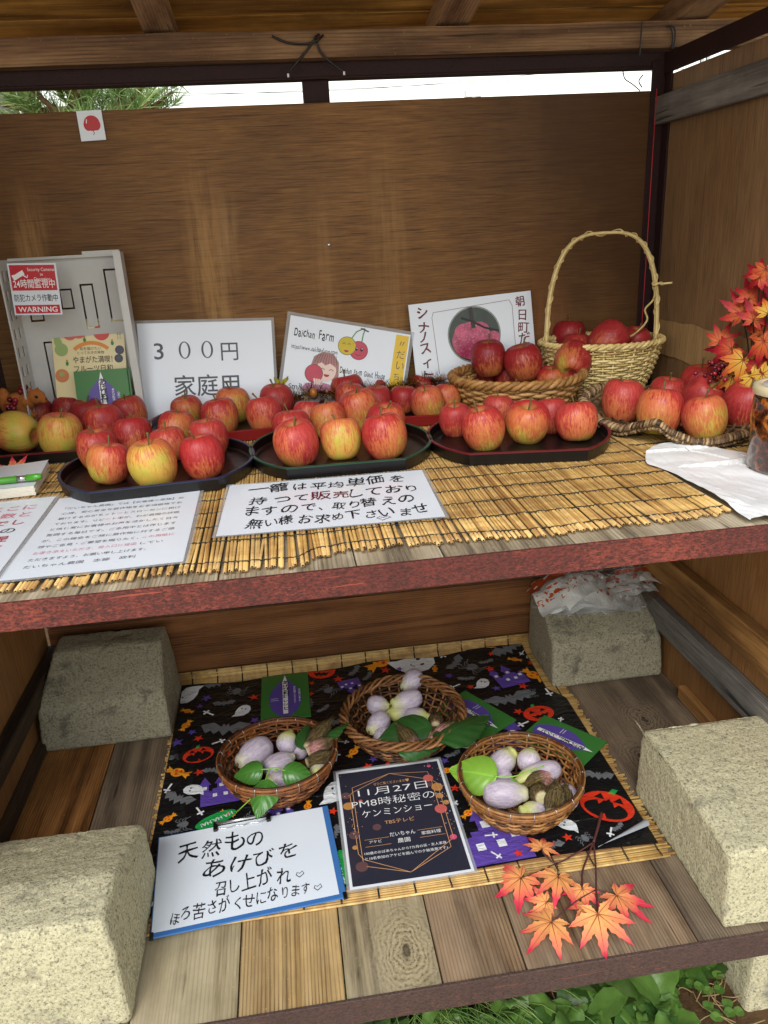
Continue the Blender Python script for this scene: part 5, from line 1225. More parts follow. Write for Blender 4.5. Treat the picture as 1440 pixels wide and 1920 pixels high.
clip = MB(); clip.tube([(-.048, .108, .008), (.046, .108, .008)], .003, 8); ob = clip.build('clip', M['chrome'], cb)
b = MB(); b.tube(cr([(-.047, .098, .0075), (-.030, .093, .007), (-.012, .0955, .007), (.0, .0925, .007), (.012, .0955, .007), (.030, .093, .007), (.045, .098, .0075)], 5), .0011, 6); b.build('clip_wire', M['chrome'], ob)
for sx in (-.049, .047): 
    b = MB(); b.box(sx - .004, sx + .004, .092, .112, .0038, .010); b.box(sx - (.004 if sx > 0 else -.004), sx + (.0 if sx > 0 else .010), .090, .0945, .0038, .008) if False else None; bevel(b.build('clip_foot', M['black'], ob), .001)
for sx, sy in ((-.1525, -.1125), (.1535, -.1125)): 
    b = MB(); b.box(sx - .0005, sx + .006, sy - .0012, sy + .012, -.0004, .0036); bevel(b.build('corner_guard', M['black'], cb), .0008)
# dark flyer
F = Matrix.Translation((.0488, .3104, HZ + .003)) @ Matrix.Rotation(.0028, 4, 'Z') @ Matrix.Translation((-.105, -.1485, 0))
M['flyer'] = paper('flyer white', 'e9ecf0', .25, .6)
t, A = sheet_of('flyer', 'dark laminated flyer with thin gold polygon lines between the clipboard and right basket', 'flyer', F, .21, .297, film=.005, curl=.001, mat='flyer')
fd = Mt('flyer print'); v = fd.obj(); n1 = fd.noise(v, 9, 3, .5); fd.P(c=fd.mix(fd.ramp(n1, [(.55, 0.), (.8, .35)]), '2e2f3d', '57424a'), r=.25, coat=.6, cr=.1, spec=.4)
A.rect(.005, .005, .205, .290, fd.m, 1); gd = plain('flyer gold', 'd9a26c', .4, .1); ro = plain('flyer rose', 'd46a62', .4, .15); wm = plain('flyer glow', 'c98f52', .4, .2); dm = plain('flyer dim', '6a4b4c', .4, .2); pk = plain('flyer pink', 'd9577a', .4, .1)
P1 = [(.105, .272), (.180, .262), (.183, .245), (.183, .060), (.105, .018), (.030, .045), (.028, .060), (.028, .245)]; P2 = [(.105, .272), (.028, .232), (.022, .226), (.022, .074), (.030, .060), (.105, .018), (.192, .080), (.192, .226), (.183, .238)]
A.line(P1, .0011, gd, 2, True); A.line(P2, .0011, gd, 2, True)
br = random.Random(9)
for (x, y, r_, mm) in ((.178, .243, .010, ro), (.190, .215, .011, wm), (.185, .155, .0115, ro), (.192, .082, .0065, pk), (.186, .278, .004, pk), (.016, .196, .010, wm), (.014, .225, .009, dm), (.020, .120, .010, dm), (.040, .205, .004, ro), (.018, .090, .005, wm), (.025, .045, .011, dm), (.190, .190, .007, wm), (.198, .170, .006, wm), (.176, .225, .006, dm), (.062, .132, .008, dm)): A.ell(x, y, r_, r_, mm, 2 if mm != ro else 3)
for _ in range(70):
    x = br.choice((br.gauss(.193, .007), br.gauss(.018, .007))); A.ell(min(.203, max(.008, x)), min(.285, max(.01, br.gauss(.19, .05))), .0009, .0009, br.choice((gd, wm, WH)), 3, n=6)
A.text('ぜひご覧くださいませ♥', .105, .243, .0085, gd, 3, al='c', wide=.070)
A.text('11月27日', .105, .218, .024, WH, 4, al='c', wide=.135, off=-.006); A.text('PM8時秘密の', .102, .188, .024, WH, 4, al='c', wide=.158, off=-.008); A.text('ケンミンショー', .105, .160, .022, WH, 4, al='c', wide=.132, off=-.006); A.text('TBSテレビ', .105, .136, .012, gd, 4, al='c', wide=.055)
A.text('だいちゃん', .105, .104, .012, WH, 4, al='c', wide=.046); A.text('農園', .105, .087, .012, WH, 4, al='c'); A.text('アケビ', .055, .094, .008, WH, 4, al='c'); A.text('家庭料理', .156, .098, .009, WH, 4, al='c')
for x0, x1, y in ((.036, .080, .104), (.036, .082, .087), (.132, .178, .110), (.134, .180, .092)): A.line([(x0, y), (x1, y)], .0008, gd, 3)
A.text('100歳のおばあちゃんから7カ月の孫・友人家族', .105, .069, .0072, WH, 4, al='c', wide=.145); A.text('と10名参加のアケビを囲んでの夕飯風景です♪', .105, .057, .0072, WH, 4, al='c', wide=.145); done(t, A)
# green and purple booklets
def booklet(label, F, wd, h, up=True, th=.004):
    t = thing('booklet', label, 'booklet', F @ Matrix.Translation((wd / 2, 0, 0)), 'green and purple recipe booklets')
    b = MB(); b.box(-wd / 2, wd / 2, 0, h, 0, th); bevel(b.build('cover', M['booklet_green'], t), .0005)
    A = Art(lambda x, y: th, .0003); A.w = wd; A.h = h
    c_ = wd / 2
    pts = [(c_ + .33 * wd * math.cos(a) * (1 - .55 * max(0, math.sin(a)) ** 4), .43 * h + .39 * h * math.sin(a) + (.07 * h * max(0, math.sin(a)) ** 6)) for a in [2 * PI * i / 40 for i in range(40)]]
    A.poly(pts, M['purple'], 1)
    q_ = wd * .055; A.poly([(c_, h * .97), (c_ + q_, h * .80), (c_ + q_ * .9, h * .10), (c_ - q_ * .9, h * .10), (c_ - q_, h * .80)], WH, 2)
    A.text('あけび料理レシピ', c_ - wd * .055, h * .76, wd * .125, K, 3, off=.025, jit=.7, vert=h / wd * .66)
    for i, (tx, f) in enumerate((('あけび料理レシピコンテスト', .66), ('山形の味わいを楽しむ', .60))): A.text(tx, c_ + wd * (.17 + .10 * i), h * f, wd * .052, WH, 3, off=.01, vert=.95)
    A.line([(c_ - .30 * wd, h * .44), (c_ - .15 * wd, h * .44)], .0012, WH, 3); A.line([(c_ - .30 * wd, h * .40), (c_ - .13 * wd, h * .40)], .0012, WH, 3); done(t, A, 'print'); return t
def flatF(a_px, b_px, h, z):               # upper left and upper right corners of the booklet on the sheet
    F, wd = frame(a_px, b_px, h, z=z); return F, wd
F, wd = flatF((491, 1272), (577, 1262), .185, HZ + .003); booklet('green booklet with a purple oval lying behind the left willow basket', F, wd, .185)
def bookpx(tl, tr, bl, label, z):
    a, c, d = at(*tl, z), at(*tr, z), at(*bl, z); wd = (c - a).length; x = (c - a).normalized(); y = Vector((0, 0, 1)).cross(x); h = abs((d - a).dot(y)); F = Matrix((x, y, Vector((0, 0, 1)))).transposed().to_4x4(); F.translation = a - y * h; booklet(label, F, wd, h)
bookpx((968, 1352), (905, 1391), (882, 1292), 'green booklet half under the pointed leaf right of the vine basket', HZ + .003)
bookpx((1138, 1393), (1092, 1440), (1027, 1338), 'green booklet behind the right basket, nearest the bare dark planks', HZ + .004)
# white crate standing on its side with the warning sticker and brochure
M['crate'] = Mt('crate plastic'); q = M['crate']; n1 = q.noise(q.obj(), 14, 4); q.P(c=q.mix(n1, 'd3d3cf', 'b5b5b1'), r=.38, spec=.4, sss=.0); M['crate'] = q.m
crt = thing('plastic_crate', 'whitish plastic crate standing on its side with slots, in the left rear corner', 'crate', (-.48, .83, MZ)); co_ = crt.location.copy()
cx0, cx1, cyb, cz1 = -.592, -.380, .846, .345
slots = [(.07 , .105, .04, .17), (.07, .10, .225, .295), (.130, .155, .24, .30), (.158, .186, .215, .300), (.20 - .012, .20 + .014, .20, .33)]
slots = [(-.560, -.530, .05, .185), (-.575, -.548, .225, .285), (-.512, -.486, .245, .285), (-.470, -.444, .205, .292), (-.420, -.390, .215, .318)]
bx = sorted({cx0, cx1, *[v for s_ in slots for v in s_[:2]]}); bz = sorted({MZ, cz1, *[v for s_ in slots for v in s_[2:]]}); b = MB()
for i in range(len(bx) - 1):
    for j in range(len(bz) - 1):
        mx, mz = (bx[i] + bx[i + 1]) / 2, (bz[j] + bz[j + 1]) / 2
        if not any(s_[0] < mx < s_[1] and s_[2] < mz < s_[3] for s_ in slots): b.box(bx[i], bx[i + 1], cyb, cyb + .003, bz[j], bz[j + 1])
b.build('side_wall', M['crate'], crt, co_)
for s_ in slots:
    x0, x1, z0, z1 = s_; e = .006; b = MB()
    b.box(x0 + e * .55, x1 - e * .55, cyb + .0008, cyb + .0025, z0 + e * .6, z1 - e * .6)
    b.build('slot_tongue', M['crate'], crt, co_)
b = MB(); b.box(cx1, cx1 + .004, .784, cyb + .003, MZ, cz1 + .004); b.box(cx1 - .004, cx1 + .010, .780, .784, MZ, cz1 + .006)
b.build('end_wall', M['crate'], crt, co_)
b = MB(); hol = [(MZ + .012 + i * .036, MZ + .012 + i * .036 + .02) for i in range(9)]; zz = [MZ] + [v for h_ in hol for v in h_] + [cz1]
for i in range(len(zz) - 1):
    if i % 2 == 0: b.box(cx0 - .003, cx0, .775, cyb + .003, zz[i], zz[i + 1])
    else:
        for ya, yb in ((.775, .786), (.800, .815), (.829, cyb + .003)): b.box(cx0 - .003, cx0, ya, yb, zz[i], zz[i + 1])
b.build('end_wall', M['crate'], crt, co_)
b = MB(); b.box(cx0, cx1, cyb - .012, cyb, cz1 - .003, cz1 + .002); b.box(cx0 + .14, cx1 - .002, cyb - .010, cyb - .002, cz1 + .002, cz1 + .008); b.build('lip', M['crate'], crt, co_)
F, wd = frame((9, 494), (100, 490), .094, Vector((0, .7705, 0)), Vector((0, -1, 0)))
F = F @ Matrix.Rotation(rad(-2.0), 4, 'Z')
t, A = sheet_of('warning_sticker', 'red and white security camera warning sticker on the crate', 'sticker', F, wd, .094, th=.0003)
h = .094; A.rect(.003, .045, wd - .003, h - .003, M['red'], 1); A.rect(.003, .003, wd - .003, .0185, M['red'], 1)
A.text('Security Cameras', wd * .68, h - .014, .0085, WH, 2, al='c', wide=wd * .56, off=0); A.text('in', wd * .68, h - .0225, .0078, WH, 2, al='c', off=0); A.text('Operation', wd * .68, h - .031, .0085, WH, 2, al='c', wide=wd * .34, off=0)
A.text('24時間監視中', wd / 2, .051, .017, WH, 2, al='c', wide=wd * .86, off=.008); A.text('防犯カメラ作動中', wd / 2, .0262, .0145, M['ink'], 2, al='c', wide=wd * .90, off=.004); A.text('WARNING', wd / 2, .0058, .0135, WH, 2, al='c', wide=wd * .82, off=.015)
A.poly([(.008, h - .022), (.026, h - .012), (.029, h - .020), (.013, h - .029)], WH, 2); A.poly([(.005, h - .022), (.009, h - .020), (.013, h - .029), (.009, h - .031)], WH, 2); A.line([(.024, h - .020), (.033, h - .026), (.034, h - .021)], .002, WH, 2); done(t, A, 'print')
M['cream'] = paper('brochure cream', 'ecdca6', .4, .3)
p, n = lean(.800, 14); F, wd = frame((94, 600), (230, 596), .20, p, n)
t, A = sheet_of('brochure', 'cream fruit brochure with painted strawberry, pear and apple propped in the crate', 'brochure', F, wd, .20, th=.0012, mat='cream'); h = .20
pear, straw, appl, pers, blue, brn = plain('print pear', '9db56a', .4), plain('print strawberry', 'dc6a5e', .4), plain('print apple', 'd84335', .4), plain('print persimmon', 'd98247', .4), plain('print blueberry', '3d3a55', .4), plain('print brown', '5b4632', .4)
A.poly([(.036 + .018 * math.cos(a) * (1 + .15 * math.sin(a)), h - .024 + .018 * math.sin(a)) for a in [2 * PI * i / 20 for i in range(20)]], straw, 1); A.poly([(.046, h - .010), (.066, h - .006), (.058, h - .016)], M['green'], 2)
A.ell(.053, h - .022, .016, .017, straw, 1); A.ell(.098, h - .028, .016, .016, appl, 1); A.line([(.098, h - .014), (.095, h - .005)], .001, brn, 2)
A.ell(.017, h - .060, .013, .013, pear, 1); A.ell(.012, h - .046, .0075, .014, pear, 1, 15); A.line([(.009, h - .034), (.006, h - .027)], .001, brn, 2)
A.ell(.014, h - .112, .0135, .0135, pers, 1); A.ell(.014, h - .109, .005, .0045, pear, 2); A.ell(wd - .011, h - .064, .009, .009, blue, 1); A.ell(wd - .014, h - .081, .0085, .0085, blue, 1); A.ell(wd - .014, h - .079, .003, .003, G_, 2); A.ell(.012, h - .010, .006, .006, straw, 1); A.text('150', .007, h - .027, .007, brn, 2)
arc = [(wd * .53 + .050 * math.cos(rad(a)), h - .098 + .050 * math.sin(rad(a))) for a in range(48, 133, 6)]; A.line(arc, .0075, M['orange'], 1)
A.text('旬を届けたい', wd * .52, h - .062, .0072, brn, 2, al='c'); A.text('とっておきの果物', wd * .52, h - .070, .0068, brn, 2, al='c'); A.text('やまがた満喫！', wd * .54, h - .087, .0150, brn, 2, al='c', wide=.078, off=.01); A.text('フルーツ日和', wd * .54, h - .105, .0150, brn, 2, al='c', wide=.076, off=.01)
for i in range(2): A.text('おいしい果物を楽しむ', wd - .014 + .005 * i, h - .010, .0035, brn, 2, vert=1.0)
for (x, y, c_) in ((.064, h - .042, 'teal'), (.026, h - .088, 'teal'), (.118, h - .050, 'teal')): A.ell(x, y, .003, .0045, M['green'], 2); A.ell(x, y + .006, .002, .002, pers, 2)
done(t, A, 'print')
p, n = lean(.776, 13); F, wd = frame((138, 697), (238, 690), .125, p, n); booklet('green booklet with a purple oval standing before the cream brochure', F, wd, .125, th=.002)
p, n = lean(.781, 13); F, wd = frame((152, 696), (243, 690), .124, p, n); booklet('green booklet showing only its edge behind the standing one', F, wd, .124, th=.002)
# apple print tacked to the top of the back panel
F, wd = frame((143, 209), (190, 206), .052, Vector((0, BY - .0012, 0)), Vector((0, -1, 0)))
t, A = sheet_of('apple_flag', 'small white paper with an upside-down red apple hanging from the back panel top', 'paper flag', F, wd, .052, th=.0004, zfx=lambda x, y: .002 + .004 * max(0, .052 - y) / .052)
A.ell(wd * .54, .030, .0145, .0135, M['red'], 1); A.ell(wd * .54 - .007, .027, .0085, .010, M['red'], 1); A.ell(wd * .54 + .007, .027, .0085, .010, M['red'], 1); A.line([(wd * .54, .018), (wd * .54 + .002, .012), (wd * .54 - .001, .010)], .0011, K, 1); A.line([(wd * .54 - .010, .030), (wd * .54 - .0085, .037)], .0016, WH, 2); done(t, A, 'print')
# ------------------------------------------------------------------ artificial maple leaves
def maple_mat(name, inner, mid, tip):
    m = Mt(name); k = m.attr(); n = m.noise(m.obj(), 30, 4); rn = m.rand()
    f = m.math('ADD', k, m.math('MULTIPLY', m.math('SUBTRACT', n, .5), .45)); f = m.math('ADD', f, m.math('MULTIPLY', m.math('SUBTRACT', rn, .5), .25))
    m.P(c=m.ramp(f, [(.14, inner), (.50, mid), (.74, tip)]), r=.55, spec=.3, nrm=m.bump(m.noise(m.obj(), 120, 3), .2, .001)); m.b.inputs['Emission Strength'].default_value = 0; return m.m
M['maple'] = maple_mat('maple orange pink', (.80, .36, .115), (.78, .20, .10), (.70, .035, .080)); M['maple_red'] = maple_mat('maple red', (.52, .11, .02), (.40, .016, .020), (.24, .004, .018)); M['maple_yel'] = maple_mat('maple yellow', (.55, .33, .035), (.58, .17, .025), (.46, .025, .022))
M['vein'] = plain('leaf vein', 'b5653a', .6); M['vein_dark'] = plain('dark leaf vein', '8a3a20', .6)
LOB = [(0, 1.0), (40, .94), (-40, .94), (80, .80), (-80, .80), (128, .48), (-128, .48)]
def maple_leaf(mb, M4, R, seed, droop=.25, lobes=LOB, vm=1):
    r = random.Random(seed); lb = sorted([(a + r.uniform(-6, 6), l * r.uniform(.86, 1.1)) for a, l in lobes]); lb2 = lb
    for i, (a, l) in enumerate(lb2):
        w_ = .118 * (1.0 if l > .5 else .75); nn_ = 11
        prev = lb2[i - 1] if i else None; nxt = lb2[i + 1] if i + 1 < len(lb2) else None
        ga = ((a + prev[0]) / 2 - a) if prev else -24; gb = ((nxt[0] - a) / 2) if nxt else 24
        tw = r.uniform(-.15, .15); dr = droop * r.uniform(.5, 1.4); ca, sa = math.cos(rad(a)), math.sin(rad(a)); V = []; Kk = []
        for side in (-1, 0, 1):
            for j in range(nn_ + 1):
                t = j / nn_; rr_ = l * t
                gap = abs(ga if side < 0 else gb)
                wmax = w_ * 1.15 * math.sin(PI * min(1, .26 + .74 * t)) ** 1.15
                lim = rr_ * math.tan(rad(min(gap, 60))) + .002
                wd = min(wmax, lim) * (1 + (.20 if j % 2 else -.08) * (t > .25)) if j < nn_ else 0
                y = side * wd; zc = -dr * rr_ * rr_ * .8 + .18 * abs(y) * (1 if side else 0) + tw * y
                x_, y_ = rr_ * ca - y * sa, rr_ * sa + y * ca
                V.append(M4 @ Vector((x_ * R, y_ * R, zc * R))); Kk.append(min(1, t * l * 1.05))
        n1 = nn_ + 1; F_ = []
        for s_ in range(2):
            for j in range(nn_): F_.append((s_ * n1 + j, s_ * n1 + j + 1, (s_ + 1) * n1 + j + 1, (s_ + 1) * n1 + j))
        mb.add(V, F_, 0, True, Kk)
        mb.tube([M4 @ Vector((l * t * ca * R, l * t * sa * R, (-dr * (l * t) ** 2 * .8 + .004) * R)) for t in (0, .3, .6, .92)], [.016 * R, .012 * R, .008 * R, .003 * R], 4, mat=1)
def leaf_frame(c, d, nrm, roll=0):
    z = nrm.normalized(); x = (d - z * d.dot(z)).normalized(); y = z.cross(x); Q = Matrix((x, y, z)).transposed().to_4x4(); Q.translation = c; return Q
mb_root = thing('maple_branch', 'artificial maple twig with orange and pink leaves at the front right of the lower shelf', 'maple branch', at(1080, 1660, LZ)); o0 = mb_root.location.copy()
SZ = LZ + .004
lv = [((1016, 1591), (1020, 1548), 46, .018), ((977, 1646), (922, 1680), 72, .010), ((1047, 1644), (1042, 1712), 66, .022), ((1092, 1667), (1100, 1712), 46, .014), ((1024, 1692), (986, 1712), 46, .006), ((1096, 1700), (1078, 1722), 38, .006), ((1156, 1679), (1208, 1718), 70, .012), ((1121, 1714), (1140, 1786), 78, .024), ((1034, 1729), (996, 1782), 74, .012)]
for i, (c, t_, pxr, hgt) in enumerate(lv):
    C_ = at(*c, SZ + hgt); T_ = at(*t_, SZ + hgt * .4); R_ = pxr * depth(C_) / FPX * 1.04; b = MB(); rq = random.Random(i)
    maple_leaf(b, leaf_frame(C_, T_ - C_, Vector((rq.uniform(-.25, .25), rq.uniform(-.45, .05), 1))), R_, 100 + i, .34)
    for k_, p in enumerate(b.v):
        if p[2] < SZ - .001: b.v[k_] = (p[0], p[1], SZ - .001)
    b.build('leaf', [M['maple'], M['vein']], mb_root, o0, True)
tw = plain('twig', '5a2f2c', .6, .2); b = MB()
def pz(u, v, h): return at(u, v, SZ + h)
b.tube(cr([pz(1128, 1523, .016), pz(1120, 1555, .014), pz(1113, 1579, .012)], 5), [.0027] * 6 + [.0023] * 5, 7); b.tube(cr([pz(1113, 1579, .012), pz(1080, 1600, .012), pz(1044, 1618, .012), pz(1022, 1603, .014), pz(1016, 1591, .018)], 5), .0014, 6)
b.tube(cr([pz(1044, 1618, .012), pz(1010, 1634, .012), pz(977, 1646, .012)], 4), .0010, 5); b.tube(cr([pz(1044, 1618, .012), pz(1047, 1644, .022)], 4), .0010, 5)
b.tube(cr([pz(1113, 1579, .012), pz(1102, 1606, .010), pz(1092, 1635, .012), pz(1092, 1667, .014)], 5), .0018, 6); b.tube(cr([pz(1113, 1579, .012), pz(1117, 1625, .012), pz(1118, 1670, .016), pz(1121, 1714, .024)], 5), .0015, 6)
b.tube(cr([pz(1118, 1668, .014), pz(1135, 1672, .012), pz(1156, 1679, .012)], 4), .0010, 5); b.tube(cr([pz(1118, 1668, .014), pz(1080, 1690, .012), pz(1034, 1729, .012)], 4), .0010, 5); b.build('twig', tw, mb_root, o0)
# lone leaf by the notepad
C_ = at(26, 884, MZ + .006); b = MB(); maple_leaf(b, leaf_frame(C_, at(24, 852, MZ + .01) - C_ + Vector((0, 0, .02)), Vector((0, -.35, 1))), .047, 7, -.25); lf = b.build('maple_leaf', [M['maple'], M['vein']], None, C_, True); tag(lf, 'single orange artificial maple leaf lying between the far left tray and notepad', 'maple leaf')
# autumn arrangement against the right wall
ar = thing('autumn_spray', 'spray of red and yellow artificial maple leaves with berries at the right wall', 'artificial leaves', (.70, .46, MZ)); a0 = ar.location.copy()
def ya(u): return .505 - (u - 1340) * .0010
view = lambda P: (CAM - P).normalized()
sp = [((1392, 590), (1386, 548), 40, 'maple_red'), ((1425, 520), (1440, 500), 34, 'maple_red'), ((1436, 505), (1432, 560), 42, 'maple_red'), ((1413, 600), (1428, 565), 34, 'maple_red'), ((1372, 655), (1342, 676), 40, 'maple_red'), ((1350, 640), (1366, 610), 30, 'maple_red'), ((1425, 628), (1436, 606), 34, 'maple_red'), ((1394, 675), (1380, 716), 42, 'maple_yel'), ((1432, 640), (1446, 664), 40, 'maple_red'), ((1412, 706), (1438, 740), 40, 'maple_yel'), ((1374, 706), (1350, 718), 34, 'maple_yel'), ((1440, 588), (1452, 560), 30, 'maple_yel'), ((1430, 690), (1438, 660), 36, 'maple_red'), ((1405, 560), (1420, 540), 36, 'maple_red'), ((1446, 700), (1460, 726), 40, 'maple_yel')]
hub = aty(1412, 720, ya(1400) + .01); stems = MB()
for i, (c, t_, pxr, mm) in enumerate(sp):
    rq = random.Random(40 + i); C_ = aty(*c, ya(c[0]) - .012 + rq.uniform(-.012, .012)); C_.x = min(C_.x, .722); T_ = aty(*t_, C_.y - .01); b = MB(); nr = view(C_) + Vector((rq.uniform(-.4, .25), rq.uniform(-.3, .2), rq.uniform(-.1, .5)))
    maple_leaf(b, leaf_frame(C_, T_ - C_, nr), pxr * depth(C_) / FPX * 1.45, 300 + i, .5)
    for k_, q in enumerate(b.v):
        if q[0] > .742: b.v[k_] = (.742, q[1], q[2])
    b.build('leaf', [M[mm], M['vein_dark']], ar, a0, True); stems.tube(cr([hub + Vector((0, 0, -.05)), hub.lerp(C_, .5) + Vector((.006, .008, .0)), C_ + Vector((0, .002, 0))], 5), .0012, 5)
stems.build('stems', plain('dark stem', '2a2620', .7), ar, a0)
b = MB(); q = random.Random(2); C_ = aty(1350, 693, .475); berry = MB()
for i in range(38): 
    d = Vector((q.gauss(0, .013), q.gauss(0, .009), q.gauss(0, .009))); berry.ball(C_ + d, q.uniform(.0034, .0044), 7)
bm = Mt('berry skin'); i_ = bm.isl(); bm.P(c=bm.ramp(i_, [(.2, (.03, .004, .01)), (.5, (.14, .008, .02)), (.9, (.36, .015, .03))]), r=.25, spec=.5); berry.build('berries', bm.m, ar, a0)
# ------------------------------------------------------------------ white plastic bag spread on the shelf
wb = thing('white_plastic_bag', 'flat white plastic bag spread over the right front of the upper shelf', 'plastic bag', (.56, .16, .001)); w0 = wb.location.copy()
tl = [(.474, .300), (.452, .250), (.462, .225), (.470, .16), (.470, .08), (.466, .006), (.475, .004), (.52, .004), (.60, .004), (.738, .006), (.738, .12), (.738, .225), (.63, .232), (.575, .322), (.515, .332)]
def inside(x, y, P):
    c = False
    for i in range(len(P)):
        (x1, y1), (x2, y2) = P[i], P[i - 1]
        if (y1 > y) != (y2 > y) and x < (x2 - x1) * (y - y1) / (y2 - y1) + x1: c = not c
    return c
bm_ = bmesh.new(); vs = [bm_.verts.new((x, y, 0)) for x, y in [tuple(p)[:2] for p in cr([(x, y, 0) for x, y in tl + [tl[0]]], 5)[:-1]]]; f0 = bm_.faces.new(vs); bmesh.ops.triangulate(bm_, faces=[f0])
for _ in range(7):
    E_ = [e for e in bm_.edges if e.calc_length() > .010]
    if not E_: break
    bmesh.ops.subdivide_edges(bm_, edges=E_, cuts=1); bmesh.ops.triangulate(bm_, faces=bm_.faces[:])
def wz(x, y):
    base = MZ + .002 if (y > .222 or x < .49) else .003 + .004 * max(0, 1 - abs(x - .49) / .05)
    z = base + .004 * abs(noise.noise((x * 13, y * 13, 1))) + .006 * max(0, noise.noise((x * 8 + y * 9, y * 3, 6))) + .0022 * abs(noise.noise((x * 60 + y * 25, y * 14, 3)))
    return z + (.0035 if y > .30 else 0)
for v_ in bm_.verts: v_.co.z = wz(v_.co.x, v_.co.y)
bmesh.ops.recalc_face_normals(bm_, faces=bm_.faces[:]); me = bpy.data.meshes.new('bag_film'); bmesh.ops.translate(bm_, verts=bm_.verts, vec=-w0); bm_.to_mesh(me); bm_.free()
for p_ in me.polygons: p_.use_smooth = True
wm_ = Mt('white film'); v = wm_.obj(); n1 = wm_.noise(wm_.map(v, (1, .35, 1), rot=(0, 0, .5)), 30, 4, .6, 1.2); wm_.P(c='eef0f0', r=.32, spec=.4, nrm=wm_.bump(n1, .45, .006)); me.materials.append(wm_.m)
o = bpy.data.objects.new('bag_film', me); COL.objects.link(o); o.parent = wb
for k_ in range(3):
    b = MB(); pts = [(.54 + .06 * k_, .30 - .10 * k_ * .5), (.58 + .05 * k_, .22 - .05 * k_), (.60 + .045 * k_, .12 - .02 * k_)]
    b.tube([(x, y, wz(x, y) + .0008) for x, y in [tuple(p)[:2] for p in cr([(x, y, 0) for x, y in pts], 6)]], .0011, 6, flat=.5); b.build('fold', wm_.m, wb, w0)
# jar at the right edge
jar = thing('preserve_jar', 'amber glass jar of dark preserves with a cream lid at the right frame edge', 'jar', (.630, .180, .0075)); j0 = jar.location.copy(); gm = Mt('amber jar'); v = gm.obj(); n1 = gm.noise(v, 60, 4, .65, .6); vo = gm.n('TexVoronoi', {'Vector': v, 'Scale': 75}, 0)
gm.P(c=gm.mix(gm.ramp(vo, [(.25, 1.), (.5, 0.)]), gm.ramp(n1, [(.35, '1b0f0a'), (.5, '5a2710'), (.62, 'b4641f'), (.72, '6b6a66')]), '1d0b0d'), r=.08, coat=.8, cr=.04, nrm=gm.bump(vo, .3, .004))
JM = Matrix.Translation(j0); b = MB(); JM = JM @ Matrix.Scale(1.06, 4); b.lathe([(.0005, 0), (.044, 0), (.048, .005), (.0475, .05), (.050, .075), (.048, .098), (.045, .104), (.0005, .104)], 40, 0, JM); b.build('glass', gm.m, jar, j0)
b = MB(); b.lathe([(.046, .104), (.050, .105), (.051, .112), (.049, .117), (.041, .117), (.040, .113), (.0005, .113)], 40, 0, JM); b.build('lid', plain('cream lid', 'd9cda6', .4), jar, j0)
b = MB(); b.lathe([(.0385, .1135), (.0385, .1165), (.0375, .1172), (.0005, .1172)], 40, 0, JM); b.build('lid_insert', M['film'], jar, j0)
# ------------------------------------------------------------------ bags on the rear right block
bz = -.480
bb = thing('carrier_bag_bundle', 'bundle of orange printed carrier bags in clear film on the right rear concrete block', 'bag bundle', (.59, .76, bz)); b0 = bb.location.copy()
def bun(cx, cy, rx, ry, H, seed, rot=0):
    c, s_ = math.cos(rot), math.sin(rot)
    def f(u, t):
        a = 2 * PI * u; r_ = t; q = (1 - r_ ** 3); nz = noise.noise((math.cos(a) * r_ * 2.3, math.sin(a) * r_ * 2.3, seed)) ; n2 = abs(noise.noise((math.cos(a) * r_ * 6, math.sin(a) * r_ * 6, seed + 3)))
        x = rx * r_ * math.cos(a) * (1 + .12 * nz); y = ry * r_ * math.sin(a) * (1 + .12 * nz); return (cx + x * c - y * s_, cy + x * s_ + y * c, bz + .001 + H * q * (.75 + .5 * nz) + .020 * n2 * q + .004 * (1 - r_))
    return f
om = Mt('printed bags'); v = om.obj(); k = om.attr(); gly = om.ramp(om.noise(om.map(v, (1, 1, 1), rot=(0, 0, .6)), 62, 2, .5, 1.2), [(.55, 0.), (.57, 1.)])
og = om.math('MAXIMUM', om.ramp(k, [(.62, 0.), (.63, 1.), (.96, 1.), (.97, 0.)]), om.math('MULTIPLY', gly, om.ramp(k, [(.22, 0.), (.24, 1.), (.48, 1.), (.50, 0.)])))
om.P(c=om.mix(og, 'e2e2de', 'd4561c'), r=.34, nrm=om.bump(om.noise(v, 60, 4, .6, .8), .5, .004))
qb = random.Random(8)
for i_ in range(9):
    sx_, sy_ = (.085, .060) if i_ < 6 else (.050, .032); a_ = qb.uniform(-.5, .5) + (.3 if i_ % 2 else 0); cx_, cy_ = (.57 + qb.uniform(-.045, .035), .752 + qb.uniform(-.02, .018)) if i_ < 6 else (.672 + qb.uniform(-.012, .02), .735); z_ = bz + .004 + .0085 * (i_ if i_ < 6 else (i_ - 5) * 1.6); tl_ = qb.uniform(-.22, .22); tf = qb.uniform(-.30, -.05); b = MB()
    def fl(u, t, sx_=sx_, sy_=sy_, a_=a_, cx_=cx_, cy_=cy_, z_=z_, tl_=tl_, tf=tf, i_=i_):
        X, Y = (u - .5) * 2 * sx_, (t - .5) * 2 * sy_; dz = tl_ * X * .5 - tf * Y * .8 + .012 * noise.noise((X * 22, Y * 22, i_ * 3.1)) + .006 * abs(noise.noise((X * 60 + Y * 30, Y * 40, i_ + .5))) - .5 * (X * X + Y * Y) / .12
        return (cx_ + X * math.cos(a_) - Y * math.sin(a_), cy_ + X * math.sin(a_) + Y * math.cos(a_), max(bz + .0012 + .0006 * i_, z_ + .016 + dz))
    b.grid(fl, 26, 18, 0, lambda u, t: t); b.build('printed_bag', om.m, bb, b0, True)
